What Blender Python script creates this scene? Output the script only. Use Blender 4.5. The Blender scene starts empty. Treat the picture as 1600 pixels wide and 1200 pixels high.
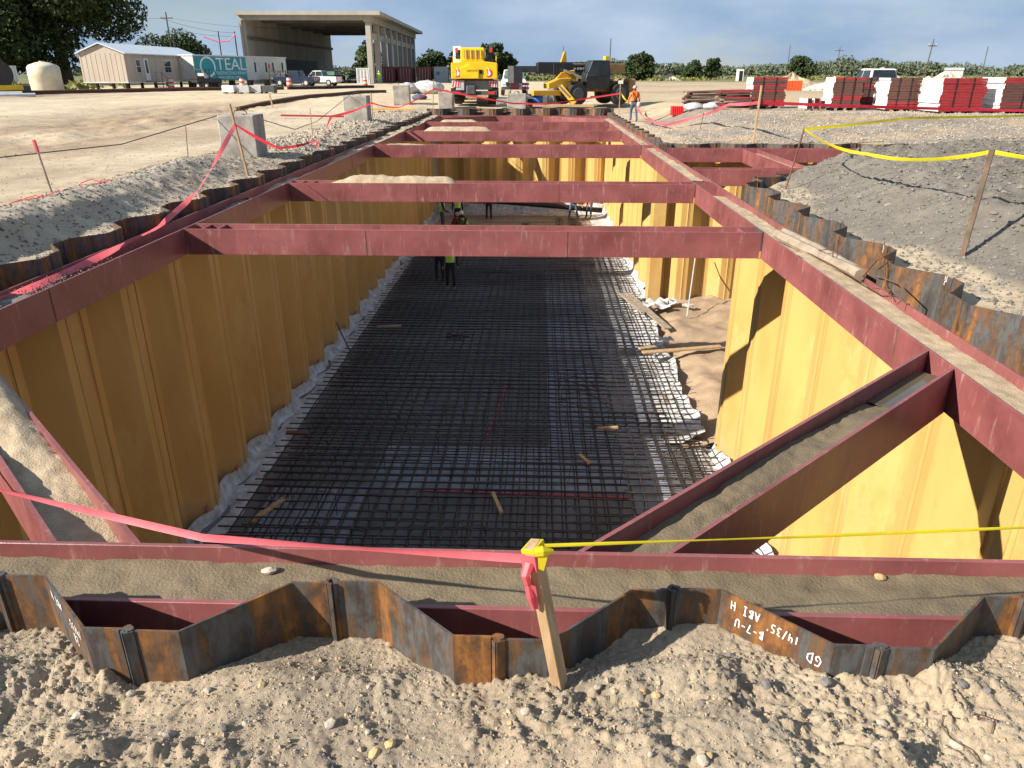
import bpy, bmesh, math, random
import numpy as np
from mathutils import Vector, Matrix
random.seed(7); np.random.seed(7)
R = math.radians
scn = bpy.context.scene
C = scn.collection
# ------------------------------------------------------------------ camera
cam = bpy.data.objects.new('camera', bpy.data.cameras.new('camera')); C.objects.link(cam)
cam.location = (0, 0, 2.13); cam.rotation_euler = (R(90 - 22.774), 0, R(1.87))
cam.data.sensor_width = 36; cam.data.lens = 36 * 1160 / 1600
cam.data.clip_start = .05; cam.data.clip_end = 9000
scn.camera = cam
# ------------------------------------------------------------------ sky, sun, exposure
SUN = Vector((1.47, .75, -1.0))
EL = math.asin(1 / SUN.length); AZ = math.atan2(-SUN.x, -SUN.y)
w = bpy.data.worlds.new('World'); scn.world = w; w.use_nodes = True
nt = w.node_tree; nt.nodes.clear()
def N(t, typ, **k):
    n = t.nodes.new(typ)
    for a, b in k.items(): setattr(n, a, b)
    return n
out = N(nt, 'ShaderNodeOutputWorld'); bg = N(nt, 'ShaderNodeBackground'); bg.inputs[1].default_value = .05
sky = N(nt, 'ShaderNodeTexSky', sky_type='NISHITA', sun_disc=False, sun_elevation=EL, sun_rotation=AZ, air_density=1.0, dust_density=.4, ozone_density=2.0)
tc = N(nt, 'ShaderNodeTexCoord'); 
cn = N(nt, 'ShaderNodeTexNoise'); cn.inputs['Scale'].default_value = 2.6; cn.inputs['Detail'].default_value = 9; cn.inputs['Roughness'].default_value = .58
mp = N(nt, 'ShaderNodeMapping'); mp.inputs['Location'].default_value = (3.1, 1.7, .4); mp.inputs['Scale'].default_value = (1, 1, 3.2)
nt.links.new(tc.outputs['Generated'], mp.inputs[0]); nt.links.new(mp.outputs[0], cn.inputs['Vector'])
cr = N(nt, 'ShaderNodeValToRGB'); cr.color_ramp.elements[0].position = .22; cr.color_ramp.elements[1].position = .50
nt.links.new(cn.outputs[0], cr.inputs[0])
cn2 = N(nt, 'ShaderNodeTexNoise'); cn2.inputs['Scale'].default_value = 4.2; cn2.inputs['Detail'].default_value = 7
nt.links.new(mp.outputs[0], cn2.inputs['Vector'])
cc = N(nt, 'ShaderNodeValToRGB'); cc.color_ramp.elements[0].position = .34; cc.color_ramp.elements[0].color = (2.6, 4.0, 6.2, 1); cc.color_ramp.elements[1].position = .72; cc.color_ramp.elements[1].color = (5.6, 6.8, 8.4, 1)
nt.links.new(cn2.outputs[0], cc.inputs[0])
mx = N(nt, 'ShaderNodeMix', data_type='RGBA'); mf = N(nt, 'ShaderNodeMath', operation='MULTIPLY'); mf.inputs[1].default_value = .95
nt.links.new(cr.outputs[0], mf.inputs[0]); nt.links.new(mf.outputs[0], mx.inputs[0]); nt.links.new(sky.outputs[0], mx.inputs[6]); nt.links.new(cc.outputs[0], mx.inputs[7])
nt.links.new(mx.outputs[2], bg.inputs[0]); nt.links.new(bg.outputs[0], out.inputs[0])
sl = bpy.data.lights.new('sun', 'SUN'); sl.energy = 5.0; sl.angle = R(.5); sl.color = (1, .93, .82)
sun = bpy.data.objects.new('sun', sl); C.objects.link(sun); sun.rotation_euler = SUN.to_track_quat('-Z', 'Y').to_euler()
scn.view_settings.view_transform = 'Standard'; scn.view_settings.look = 'None'; scn.view_settings.exposure = 1.0; scn.view_settings.gamma = 1

# ------------------------------------------------------------------ materials
MATS = {}
def newmat(name):
    m = bpy.data.materials.new(name); m.use_nodes = True; MATS[name] = m
    t = m.node_tree; b = t.nodes['Principled BSDF']
    return m, t, b
def wpos(t, scale=(1, 1, 1)):
    g = N(t, 'ShaderNodeNewGeometry'); p = N(t, 'ShaderNodeMapping'); p.inputs['Scale'].default_value = scale
    t.links.new(g.outputs['Position'], p.inputs[0]); return p.outputs[0]
def noise(t, vec, scale, detail=5, rough=.6):
    n = N(t, 'ShaderNodeTexNoise'); n.inputs['Scale'].default_value = scale; n.inputs['Detail'].default_value = detail; n.inputs['Roughness'].default_value = rough
    t.links.new(vec, n.inputs['Vector']); return n.outputs[0]
def ramp(t, fac, stops):
    r = N(t, 'ShaderNodeValToRGB'); e = r.color_ramp.elements
    while len(e) < len(stops): e.new(.5)
    for el, (p, c) in zip(e, stops):
        el.position = p; el.color = (*c, 1) if len(c) == 3 else c
    t.links.new(fac, r.inputs[0]); return r.outputs[0]
def mixc(t, fac, a, b, mode='MIX'):
    m = N(t, 'ShaderNodeMix', data_type='RGBA', blend_type=mode)
    for s, v in ((0, fac), (6, a), (7, b)):
        if isinstance(v, (int, float)): m.inputs[s].default_value = v
        elif isinstance(v, tuple): m.inputs[s].default_value = (*v, 1)
        else: t.links.new(v, m.inputs[s])
    return m.outputs[2]
def bump(t, b, h, strength, dist=.02):
    n = N(t, 'ShaderNodeBump'); n.inputs['Strength'].default_value = strength; n.inputs['Distance'].default_value = dist
    t.links.new(h, n.inputs['Height']); t.links.new(n.outputs[0], b.inputs['Normal'])
def M(name, c1, c2=None, scale=4., rough=.7, metal=0., bs=0., bscale=60., stretch=(1, 1, 1), lo=.35, hi=.65):
    if name in MATS: return MATS[name]
    m, t, b = newmat(name)
    if c2 is None: c2 = tuple(x * .72 for x in c1)
    v = wpos(t, stretch); f = noise(t, v, scale)
    t.links.new(ramp(t, f, [(lo, c2), (hi, c1)]), b.inputs['Base Color'])
    b.inputs['Roughness'].default_value = rough; b.inputs['Metallic'].default_value = metal
    if bs: bump(t, b, noise(t, v, bscale, 4), bs)
    return m
# steel beams: maroon primer with scuffs and dust
def beam_mat(name, base, dark):
    m, t, b = newmat(name); v = wpos(t); f = noise(t, v, 1.3, 7)
    c = ramp(t, f, [(.3, dark), (.62, base)])
    s = noise(t, wpos(t, (2, 2, .35)), 7, 8, .75)
    c = mixc(t, ramp(t, s, [(.56, (0, 0, 0)), (.74, (.7, .7, .7))]), c, (.44, .30, .26))
    c = mixc(t, ramp(t, noise(t, wpos(t, (1, 1, 3)), 2.6, 7, .7), [(.5, (0, 0, 0)), (.72, (.6, .6, .6))]), c, (.17, .07, .062))
    ru = noise(t, v, 5, 8, .7)
    c = mixc(t, ramp(t, ru, [(.66, (0, 0, 0)), (.76, (.8, .8, .8))]), c, (.13, .035, .03))
    t.links.new(c, b.inputs['Base Color']); t.links.new(ramp(t, f, [(.3, (.30,) * 3), (.7, (.5,) * 3)]), b.inputs['Roughness'])
    bump(t, b, noise(t, v, 35, 3), .06)
    return m
beam_mat('maroon', (.262, .083, .08), (.15, .044, .043))
# sheet piles: bare rusty steel above the coating line, ochre coating below
m, t, b = newmat('pile'); v = wpos(t, (1, 1, .16)); f = noise(t, v, 5.5, 7, .65)
rust = ramp(t, f, [(.30, (.016, .011, .009)), (.42, (.055, .048, .042)), (.47, (.075, .078, .08)), (.51, (.085, .05, .028)), (.575, (.16, .066, .018)), (.69, (.32, .13, .028))])
f2 = noise(t, wpos(t, (1, 1, .6)), 16, 6, .7); rust = mixc(t, ramp(t, f2, [(.46, (0, 0, 0)), (.64, (.75, .75, .75))]), rust, (.032, .02, .014))
fy = noise(t, wpos(t, (1, 1, .25)), 1.5, 6); yel = ramp(t, fy, [(.3, (.45, .265, .08)), (.6, (.53, .335, .11))])
fs = noise(t, wpos(t, (3, 3, .12)), 4, 5, .7); yel = mixc(t, ramp(t, fs, [(.62, (0, 0, 0)), (.75, (.35, .35, .35))]), yel, (.42, .26, .10))
fm = noise(t, wpos(t, (1, 1, .5)), .9, 8, .68); yel = mixc(t, ramp(t, fm, [(.54, (0, 0, 0)), (.58, (.30, .30, .30)), (.66, (0, 0, 0))]), yel, (.62, .43, .19))
fd = noise(t, wpos(t, (1.5, 1.5, .3)), 6, 9, .75); yel = mixc(t, ramp(t, fd, [(.62, (0, 0, 0)), (.72, (.5, .5, .5))]), yel, (.30, .19, .085))
g = N(t, 'ShaderNodeNewGeometry'); sp = N(t, 'ShaderNodeSeparateXYZ'); t.links.new(g.outputs['Position'], sp.inputs[0])
mz = N(t, 'ShaderNodeMapRange'); mz.inputs[1].default_value = -5.6; mz.inputs[2].default_value = -4.5; mz.inputs[3].default_value = .75; mz.inputs[4].default_value = 0; t.links.new(sp.outputs[2], mz.inputs[0])
mm = N(t, 'ShaderNodeMath', operation='MULTIPLY'); t.links.new(mz.outputs[0], mm.inputs[0]); t.links.new(ramp(t, noise(t, wpos(t), 4.5, 8, .75), [(.42, (0, 0, 0)), (.6, (1, 1, 1))]), mm.inputs[1])
yel = mixc(t, mm.outputs[0], yel, (.36, .27, .17))
zn = N(t, 'ShaderNodeMath', operation='MULTIPLY_ADD'); zn.inputs[1].default_value = .14; t.links.new(noise(t, wpos(t), 3), zn.inputs[0]); t.links.new(sp.outputs[2], zn.inputs[2])
lt = N(t, 'ShaderNodeMath', operation='LESS_THAN'); lt.inputs[1].default_value = -.40; t.links.new(zn.outputs[0], lt.inputs[0])
t.links.new(mixc(t, lt.outputs[0], rust, yel), b.inputs['Base Color'])
rr = N(t, 'ShaderNodeMix', data_type='FLOAT'); t.links.new(lt.outputs[0], rr.inputs[0]); rr.inputs[2].default_value = .62; rr.inputs[3].default_value = .36
t.links.new(rr.outputs[0], b.inputs['Roughness']); bump(t, b, f2, .12)
# ground: regional tint attribute times grain
m, t, b = newmat('ground'); at = N(t, 'ShaderNodeAttribute', attribute_name='tint'); v = wpos(t)
n1 = noise(t, v, 2.2, 8, .65); n2 = noise(t, v, 38, 6, .75); n3 = noise(t, v, .25, 5)
c = mixc(t, 1.0, at.outputs['Color'], ramp(t, n1, [(.3, (.72, .69, .66)), (.7, (1.12, 1.1, 1.06))]), 'MULTIPLY')
c = mixc(t, 1.0, c, ramp(t, n2, [(.3, (.7, .7, .72)), (.5, (1, 1, 1)), (.72, (1.18, 1.17, 1.15))]), 'MULTIPLY')
c = mixc(t, ramp(t, noise(t, v, 3.1, 5, .6), [(.66, (0, 0, 0)), (.78, (.55, .55, .55))]), c, (.40, .22, .11))
c = mixc(t, 1.0, c, ramp(t, n3, [(.35, (.86, .84, .82)), (.65, (1.06, 1.05, 1.03))]), 'MULTIPLY')
t.links.new(c, b.inputs['Base Color']); b.inputs['Roughness'].default_value = .95; bump(t, b, noise(t, v, 95, 5, .8), .8, .012)
# soil lying in the beams
M('soil', (.43, .34, .225), (.29, .22, .14), 5, .95, bs=.6, bscale=70)
M('soil_damp', (.175, .132, .078), (.12, .092, .055), 2.2, .8, bs=.5, bscale=60)
M('soil_grey', (.225, .205, .175), (.105, .096, .083), 9, .95, bs=.7, bscale=60)
M('stone', (.45, .38, .29), (.27, .23, .19), 7, .85, bs=.3, bscale=40)
M('stone_ochre', (.52, .36, .17), (.36, .24, .12), 9, .8, bs=.2)
M('stone_dark', (.19, .17, .155), (.10, .09, .085), 9, .85, bs=.3)
M('gravel', (.40, .345, .27), (.20, .175, .15), 14, .9)
M('rock_pale', (.58, .52, .42), (.40, .35, .28), 3, .9, bs=.5, bscale=8)
M('rebar', (.085, .07, .062), (.035, .032, .034), 6, .45, metal=.6)
M('rebar_rust', (.16, .07, .035), (.07, .035, .02), 9, .8)
M('liner', (.56, .56, .57), (.30, .28, .25), 5, .5, bs=.9, bscale=12)
M('mud_slab', (.19, .18, .175), (.115, .11, .108), .9, .8, bs=.2, bscale=20)
M('slab_sheet', (.31, .335, .385), (.16, .165, .18), 1.3, .45, bs=.3, bscale=6, lo=.36, hi=.62)
M('wood', (.46, .31, .165), (.30, .19, .095), 4, .8, stretch=(5, 5, .6), bs=.15)
M('wood_grey', (.33, .26, .19), (.21, .165, .12), 5, .85, bs=.2)
M('wood_dark', (.14, .09, .055), (.07, .045, .03), 5, .85, bs=.2)
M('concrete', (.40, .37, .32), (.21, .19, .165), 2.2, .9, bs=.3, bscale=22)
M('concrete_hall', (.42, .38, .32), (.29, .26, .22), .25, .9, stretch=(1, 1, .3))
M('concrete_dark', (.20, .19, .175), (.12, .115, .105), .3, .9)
M('pink_tape', (.84, .19, .22), (.76, .13, .16), 6, .5); M('red_tape', (.72, .04, .06), (.5, .03, .05), 8, .5)
M('yellow_tape', (.80, .70, .02), (.70, .58, .02), 6, .5)
M('crane_yellow', (.80, .50, .01), (.70, .42, .01), 2, .35); M('cat_yellow', (.66, .36, .02), (.50, .27, .02), 2, .45)
M('cat_tan', (.28, .17, .055), (.19, .115, .04), 2, .5)
M('black_paint', (.022, .022, .024), (.012, .012, .013), 3, .45); M('rubber', (.022, .021, .02), (.035, .031, .027), 6, .9)
M('dark_grey', (.07, .072, .075), (.045, .046, .05), 3, .6); M('grey_paint', (.24, .245, .25), (.16, .165, .17), 2, .55)
M('light_grey', (.45, .44, .42), (.33, .33, .32), 3, .6); M('white_paint', (.74, .74, .72), (.62, .62, .60), 2, .4)
M('white_dirty', (.62, .60, .54), (.50, .48, .42), .7, .6); M('tank_white', (.66, .60, .45), (.50, .44, .31), .8, .5)
M('glass', (.03, .04, .045), (.02, .025, .03), 2, .08); M('glass_green', (.12, .20, .16), (.05, .09, .07), 2.5, .06)
M('blue_truck', (.022, .035, .065), (.015, .024, .045), 2, .25); M('chrome', (.6, .6, .6), None, 3, .2, metal=1)
M('red_plain', (.62, .025, .02), (.5, .02, .015), 4, .5); M('board_red', (.36, .028, .03), (.20, .02, .02), 5, .6, stretch=(.6, .6, 5))
M('board_brown', (.14, .052, .04), (.075, .04, .032), 6, .7, stretch=(.6, .6, 6)); M('board_white', (.76, .75, .73), (.62, .61, .6), 5, .6)
M('container_red', (.17, .028, .025), (.10, .018, .017), 1, .6); M('container_grey', (.34, .38, .39), (.26, .29, .30), 1, .6)
M('siding', (.50, .42, .335), (.43, .355, .28), 1.2, .8, stretch=(3, 3, .2)); M('roof_white', (.62, .67, .69), (.55, .60, .62), 1, .5)
M('teal', (.0, .30, .35), (.0, .24, .28), 1.2, .5); M('barrel_blue', (.02, .13, .42), (.015, .10, .33), 4, .4)
M('orange', (.85, .17, .01), (.72, .13, .01), 6, .6); M('drum_orange', (.80, .11, .02), (.66, .08, .015), 4, .5)
M('hivis', (.42, .80, .04), (.34, .68, .03), 6, .6); M('cloth_dark', (.022, .022, .026), (.014, .014, .017), 8, .9)
M('denim', (.07, .11, .19), (.045, .075, .135), 8, .9); M('skin', (.42, .23, .15), (.36, .19, .12), 8, .6); M('boot', (.22, .12, .05), None, 8, .8)
M('maroon_shirt', (.16, .03, .03), None, 8, .9); M('hat_white', (.7, .68, .66), None, 8, .4); M('hat_mix', (.55, .45, .45), (.20, .06, .08), 30, .4)
M('bark', (.10, .075, .05), (.05, .038, .027), 5, .95, bs=.6, bscale=12)
M('chalk', (.72, .74, .74), (.45, .47, .48), 60, .9); M('water', (.10, .085, .055), None, 2, .05)
M('grass_tuft', (.20, .19, .055), (.12, .14, .035), 3, .9); M('branch_sand', (.37, .265, .17), (.25, .175, .11), 2, .95, bs=.6, bscale=18)
def leafmat(name, a, b_, c_):
    m, t, b = newmat(name); oi = wpos(t); f = noise(t, oi, .9, 4, .7)
    t.links.new(ramp(t, f, [(.3, a), (.5, b_), (.68, c_)]), b.inputs['Base Color']); b.inputs['Roughness'].default_value = .75
    b.inputs['Specular IOR Level'].default_value = .2
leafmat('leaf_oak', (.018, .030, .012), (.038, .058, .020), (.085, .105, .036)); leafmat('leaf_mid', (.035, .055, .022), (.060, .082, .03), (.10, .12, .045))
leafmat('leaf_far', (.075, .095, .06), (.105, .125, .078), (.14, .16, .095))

for q in ('pink_tape', 'red_tape', 'yellow_tape'):
    t = MATS[q].node_tree; b = t.nodes['Principled BSDF']; tr = N(t, 'ShaderNodeBsdfTranslucent'); ms = N(t, 'ShaderNodeMixShader'); ms.inputs[0].default_value = .45
    t.links.new(b.inputs['Base Color'].links[0].from_socket, tr.inputs[0]); t.links.new(b.outputs[0], ms.inputs[1]); t.links.new(tr.outputs[0], ms.inputs[2]); t.links.new(ms.outputs[0], t.nodes['Material Output'].inputs[0])
# ------------------------------------------------------------------ helpers
def link(o): C.objects.link(o); return o
def tag(o, label=None, cat=None, group=None, kind=None):
    for k, v_ in (('label', label), ('category', cat), ('group', group), ('kind', kind)):
        if v_: o[k] = v_
    return o
def thing(name, label, cat, loc=(0, 0, 0), rz=0., group=None):
    o = link(bpy.data.objects.new(name, None)); o.location = loc; o.rotation_euler = (0, 0, rz); o.empty_display_size = .2
    return tag(o, label, cat, group)
def copy_tree(o, parent=None):
    c = link(o.copy()); c.parent = parent
    for ch in list(o.children): copy_tree(ch, c)
    return c
class MB:
    def __init__(s): s.v, s.f, s.m = [], [], []
    def add(s, vs, fs, mi=0):
        k = len(s.v); s.v += [tuple(x) for x in vs]; s.f += [tuple(i + k for i in f) for f in fs]; s.m += [mi] * len(fs); return s
    def box(s, x0, x1, y0, y1, z0, z1, mi=0):
        return s.add([(x0, y0, z0), (x1, y0, z0), (x1, y1, z0), (x0, y1, z0), (x0, y0, z1), (x1, y0, z1), (x1, y1, z1), (x0, y1, z1)],
                     [(0, 3, 2, 1), (4, 5, 6, 7), (0, 1, 5, 4), (1, 2, 6, 5), (2, 3, 7, 6), (3, 0, 4, 7)], mi)
    def bar(s, a, b, wd, ht, mi=0, up=(0, 0, 1)):
        a, b = Vector(a), Vector(b); d = (b - a).normalized(); u = Vector(up)
        sx = d.cross(u)
        if sx.length < 1e-4: sx = d.cross(Vector((1, 0, 0)))
        sx.normalize(); u = sx.cross(d); vs = []
        for p in (a, b):
            for i, j in ((-1, -1), (1, -1), (1, 1), (-1, 1)): vs.append(p + sx * (i * wd / 2) + u * (j * ht / 2))
        return s.add(vs, [(0, 1, 2, 3), (7, 6, 5, 4), (0, 4, 5, 1), (1, 5, 6, 2), (2, 6, 7, 3), (3, 7, 4, 0)], mi)
    def prism(s, poly, y0, y1, axis='y', mi=0):
        n = len(poly); vs = []
        for yy in (y0, y1):
            for p in poly:
                vs.append((p[0], yy, p[1]) if axis == 'y' else ((yy, p[0], p[1]) if axis == 'x' else (p[0], p[1], yy)))
        fs = [tuple(range(n)), tuple(range(2 * n - 1, n - 1, -1))] + [(i, i + n, (i + 1) % n + n, (i + 1) % n) for i in range(n)]
        return s.add(vs, fs, mi)
    def tube(s, pts, rad, seg=8, mi=0, caps=True):
        pts = [Vector(p) for p in pts]; rs = rad if isinstance(rad, (list, tuple)) else [rad] * len(pts)
        vs, fs = [], []; ref = None
        for i, p in enumerate(pts):
            d = (pts[min(i + 1, len(pts) - 1)] - pts[max(i - 1, 0)]).normalized()
            if ref is None: ref = d.orthogonal().normalized()
            ref = (ref - d * ref.dot(d)).normalized(); sd = d.cross(ref)
            for k in range(seg):
                a = 2 * math.pi * k / seg; vs.append(p + (ref * math.cos(a) + sd * math.sin(a)) * rs[i])
        for i in range(len(pts) - 1):
            for k in range(seg):
                fs.append((i * seg + k, i * seg + (k + 1) % seg, (i + 1) * seg + (k + 1) % seg, (i + 1) * seg + k))
        if caps: fs += [tuple(range(seg))[::-1], tuple((len(pts) - 1) * seg + k for k in range(seg))]
        return s.add(vs, fs, mi)
    def cyl(s, c, r, h, axis='z', seg=20, mi=0, r2=None):
        e = {'x': (1, 0, 0), 'y': (0, 1, 0), 'z': (0, 0, 1)}[axis]; c = Vector(c); e = Vector(e)
        return s.tube([c, c + e * h], [r, r if r2 is None else r2], seg, mi)
    def build(s, name, mats, parent=None, smooth=False, bevel=0.):
        me = bpy.data.meshes.new(name); me.from_pydata(s.v, [], s.f)
        for q in (mats if isinstance(mats, (list, tuple)) else [mats]): me.materials.append(MATS[q])
        me.polygons.foreach_set('material_index', s.m)
        if smooth: me.polygons.foreach_set('use_smooth', [True] * len(s.f))
        o = link(bpy.data.objects.new(name, me)); o.parent = parent
        bm = bmesh.new(); bm.from_mesh(me); bmesh.ops.recalc_face_normals(bm, faces=bm.faces)
        if bevel: bmesh.ops.bevel(bm, geom=bm.edges[:], offset=bevel, segments=1, affect='EDGES', clamp_overlap=True)
        bm.to_mesh(me); bm.free()
        return o
def part(name, mat, parent, *fn, **k):
    b_ = MB()
    for f in fn: f(b_)
    return b_.build(name, mat, parent, **k)
def boxp(name, mat, parent, *a, bevel=0.): return MB().box(*a).build(name, mat, parent, bevel=bevel)
# value noise
def _h(i, j, s):
    x = (i.astype(np.int64) * 374761393 + j.astype(np.int64) * 668265263 + s * 1442695040888963) & 0xFFFFFFFF
    x = ((x ^ (x >> 13)) * 1274126177) & 0xFFFFFFFF
    return ((x ^ (x >> 16)) & 0xFFFF) / 65535.
def vn(x, y, s=0):
    i, j = np.floor(x), np.floor(y); u, v_ = x - i, y - j; u = u * u * (3 - 2 * u); v_ = v_ * v_ * (3 - 2 * v_)
    return (_h(i, j, s) * (1 - u) + _h(i + 1, j, s) * u) * (1 - v_) + (_h(i, j + 1, s) * (1 - u) + _h(i + 1, j + 1, s) * u) * v_
def fbm(x, y, oc=4, s=0, g=.5):
    a, t_, n_ = 1., 0., 0.
    for k in range(oc): t_ = t_ + a * (vn(x, y, s + k) - .5); n_ += a; x, y, a = x * 2.03 + 3.1, y * 2.03 + 1.7, a * g
    return t_ / n_ * 2
def ss(t_): t_ = np.clip(t_, 0, 1); return t_ * t_ * (3 - 2 * t_)
PER = 1.545; PD = .335
def pz(s_):
    s_ = np.abs(((np.asarray(s_, float) / PER + .5) % 1.) - .5) * PER
    return np.clip((s_ - .2) / .375, 0, 1) * PD
FX0 = -.12; LY0 = 9.03 + PER / 2; RY0 = 9.25
def H(x, y):
    x, y = np.broadcast_arrays(np.asarray(x, float), np.asarray(y, float))
    far = ss((y - 42) / 14)
    le = .03 + .36 * ss((-9 - x) / 22) + .30 * np.exp(-(((x + 7.55 + (y - 12) * .055) / .62) ** 2)) * ss((y - 3) / 5) * ss((21 - y) / 4) + .10 * np.exp(-(((x + 8) / .9) ** 2)) * ss((y - 21) / 4) * ss((44 - y) / 6)
    le = le + fbm(x * .9, y * .9, 4, 11) * .07 * ss((x + 11) / 2.5) + fbm(x * 4.2, y * 4.2, 4, 15) * .055 * ss((x + 10) / 2)
    kp = ss((x + 7.2) / .65); le = le * (1 - kp) + kp * (-.075 + fbm(x * 4.2, y * 4.2, 4, 15) * .03)
    ditch = np.exp(-(((x + 17.5 + .25 * (y - 30) * .2) / 3.4) ** 2)) * ss((y - 8) / 6) * ss((60 - y) / 8)
    le = le + ditch * (fbm(x * .8, y * .45, 5, 21, .6) * .24 - .08) + fbm(x * 1.6, y * .5, 4, 24) * .04 * ss((-12 - x) / 3)
    # right side: low strip by the piles, grey mound, bench, berm
    toe = 4.75 + .25 * np.sin(y * .9)
    md = ss((x - toe) / 2.3) * ss((18.6 - y + .55 * (x - 6)) / 2.2) * ss((19.1 - y) / 1.2) * ss((y - 1.5) / 5)
    ri = -.06 + .60 * md + .20 * ss((x - 8) / 6) * md + md * (fbm(x * .7, y * .7, 4, 31) * .12) + fbm(x * 2.6 + y, y * 3.6 - x, 5, 33, .6) * .10 * (.35 + md) + np.abs(fbm(x * 9, y * 9, 3, 34)) * .08 * md + np.abs(fbm(x * 2.2 + y * .8, y * 4 - x, 4, 35)) * .10 * md
    cr_ = 31.5 - .12 * (x - 8); bench = -.28 + .70 * np.maximum(ss((y - cr_) / 4.2) * ss((x - 5.9) / 2.6), ss((x - 6.2) / 2.8) * ss((y - 27.5) / 5) * .6)
    bench = bench + fbm(x * 1.2, y * 1.2, 5, 41) * .10 * ss((9 - np.abs(y - 31)) / 9) + fbm(x * 4., y * 4., 3, 43) * .045 * ss((44 - y) / 8)
    ri = np.where(y > 22.5, bench, ri)
    z = np.where(x < -1, le, ri)
    z = z * (1 - far) + (.45 + fbm(x * .12, y * .12, 4, 51) * .10 + fbm(x * 1.1, y * 1.1, 4, 52) * .04) * far
    # sandy bank before the front piles
    fr = ss((3.4 - y) / .5)
    zf = -.315 + .15 * ss((x + .75) / .8) + .02 * ss((x - .3) / 1.) - .035 * ss((y - 2.42) / .15) - .10 * ss((2.15 - y) / 1.2)
    wx_ = x + .12 * fbm(x * 2.3, y * 2.3, 3, 66); wy_ = y + .12 * fbm(x * 2.3, y * 2.3, 3, 67)
    rg = 1 - np.abs(fbm(wx_ * 2.2, wy_ * 2.2, 4, 61)) * 2; cl2 = np.abs(fbm(wx_ * 9, wy_ * 9, 4, 62, .6)); am = ss((2.75 - y) / .5)
    ro = ss(.5 + 1.5 * fbm(x * 1.7 + 5, y * 1.7, 3, 68)); big = np.maximum(fbm(wx_ * 4.1, wy_ * 4.1, 3, 69), -.15)
    zf = zf + .08 * fbm(x * 1.2, y * 1.2, 3, 63) + am * (.045 * np.maximum(rg, -.5) - .02 + .115 * big * ro + .07 * cl2 * ro) + (.010 + .030 * ro) * np.abs(fbm(x * 24, y * 24, 4, 64, .62)) + .007 * fbm(x * 80, y * 80, 2, 65)
    z = z * (1 - fr) + zf * fr
    return z + ss((np.abs(x) + y - 900) / 3000) * 0
def Hs(x, y): return float(H(np.array([x]), np.array([y]))[0])
def tint(x, y):
    x, y = np.broadcast_arrays(np.asarray(x, float), np.asarray(y, float))
    def L(a, b_, f): return a + (np.array(b_) - a) * f[..., None]
    c_ = np.zeros(x.shape + (3,)) + np.array((.47, .385, .27))
    road = ss((-9.3 - x) / 1.2) * (x < 0); c_ = L(c_, (.57, .485, .355), road)
    rid = np.exp(-(((x + 7.6 + (y - 12) * .055) / .9) ** 2)) * (x < 0) * ss((22 - y) / 3); c_ = L(c_, (.36, .325, .27), rid)
    nearp = (x < -6) * ss((x + 7.6) / .8); c_ = L(c_, (.42, .36, .28), nearp * .8)
    nz = fbm(x * .35, y * .12, 4, 71)
    brown = np.exp(-(((x + 17.5 + .05 * (y - 30)) / 4.6) ** 2)) * (x < 0) * ss((62 - y) / 10); c_ = L(c_, (.36, .26, .165), np.clip(brown * (1.1 + 1.6 * nz), 0, 1) * .85); c_ = L(c_, (.33, .25, .17), (x < -10) * np.clip(fbm(x * .5, y * .14, 4, 77) * 1.6 - .1, 0, .8))
    brown2 = np.exp(-(((x + 40 + .0 * y) / 5.) ** 2)) * (y > 40) * (y < 90); c_ = L(c_, (.30, .22, .15), brown2 * .8)
    toe = 4.75 + .25 * np.sin(y * .9)
    gm = ss((x - toe + .1 + .4 * fbm(x, y, 3, 72)) / .5) * (y < 21); c_ = L(c_, (.165, .152, .132), gm)
    be = (x > 5.5) * (y > 22) * ss((46 - y) / 6); c_ = L(c_, (.40, .305, .20), be); gs = be * np.clip(.55 + 1.4 * fbm(x * .5, y * .9, 4, 73) + .4 * ss((y - 28) / 3) * ss((35 - y) / 2), 0, 1); c_ = L(c_, (.245, .215, .18), gs)
    farr = ss((y - 44) / 8) * (x > 5); c_ = L(c_, (.45, .36, .235), farr); st = farr * np.clip(1.6 * fbm(x * .06, y * .16, 4, 74) + .2, 0, 1); c_ = L(c_, (.30, .23, .155), st)
    farl = ss((y - 46) / 8) * (x <= 5) * (x > -30); c_ = L(c_, (.55, .455, .31), farl)
    gr = np.maximum(ss((y - 150 - 8 * fbm(x * .02, y * .02, 3, 75)) / 10) * (x > -8), ss((y - 185) / 10)); gr = np.maximum(gr, ss((-52 - x) / 6) * ss((y - 60) / 10)); c_ = L(c_, (.17, .165, .06), gr)
    gd = ss((y - 230) / 25); c_ = L(c_, (.12, .135, .055), gd * .8)
    fr = ss((3.1 - y) / .4); nn = fbm(x * 1.3, y * 1.3, 4, 76); fc = np.zeros_like(c_) + np.array((.46, .375, .27)); fc = L(fc, (.35, .295, .225), np.clip(nn * 1.2 + .3, 0, 1)); c_ = L(c_, (0, 0, 0), fr) + fc * fr[..., None]
    return c_
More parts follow.
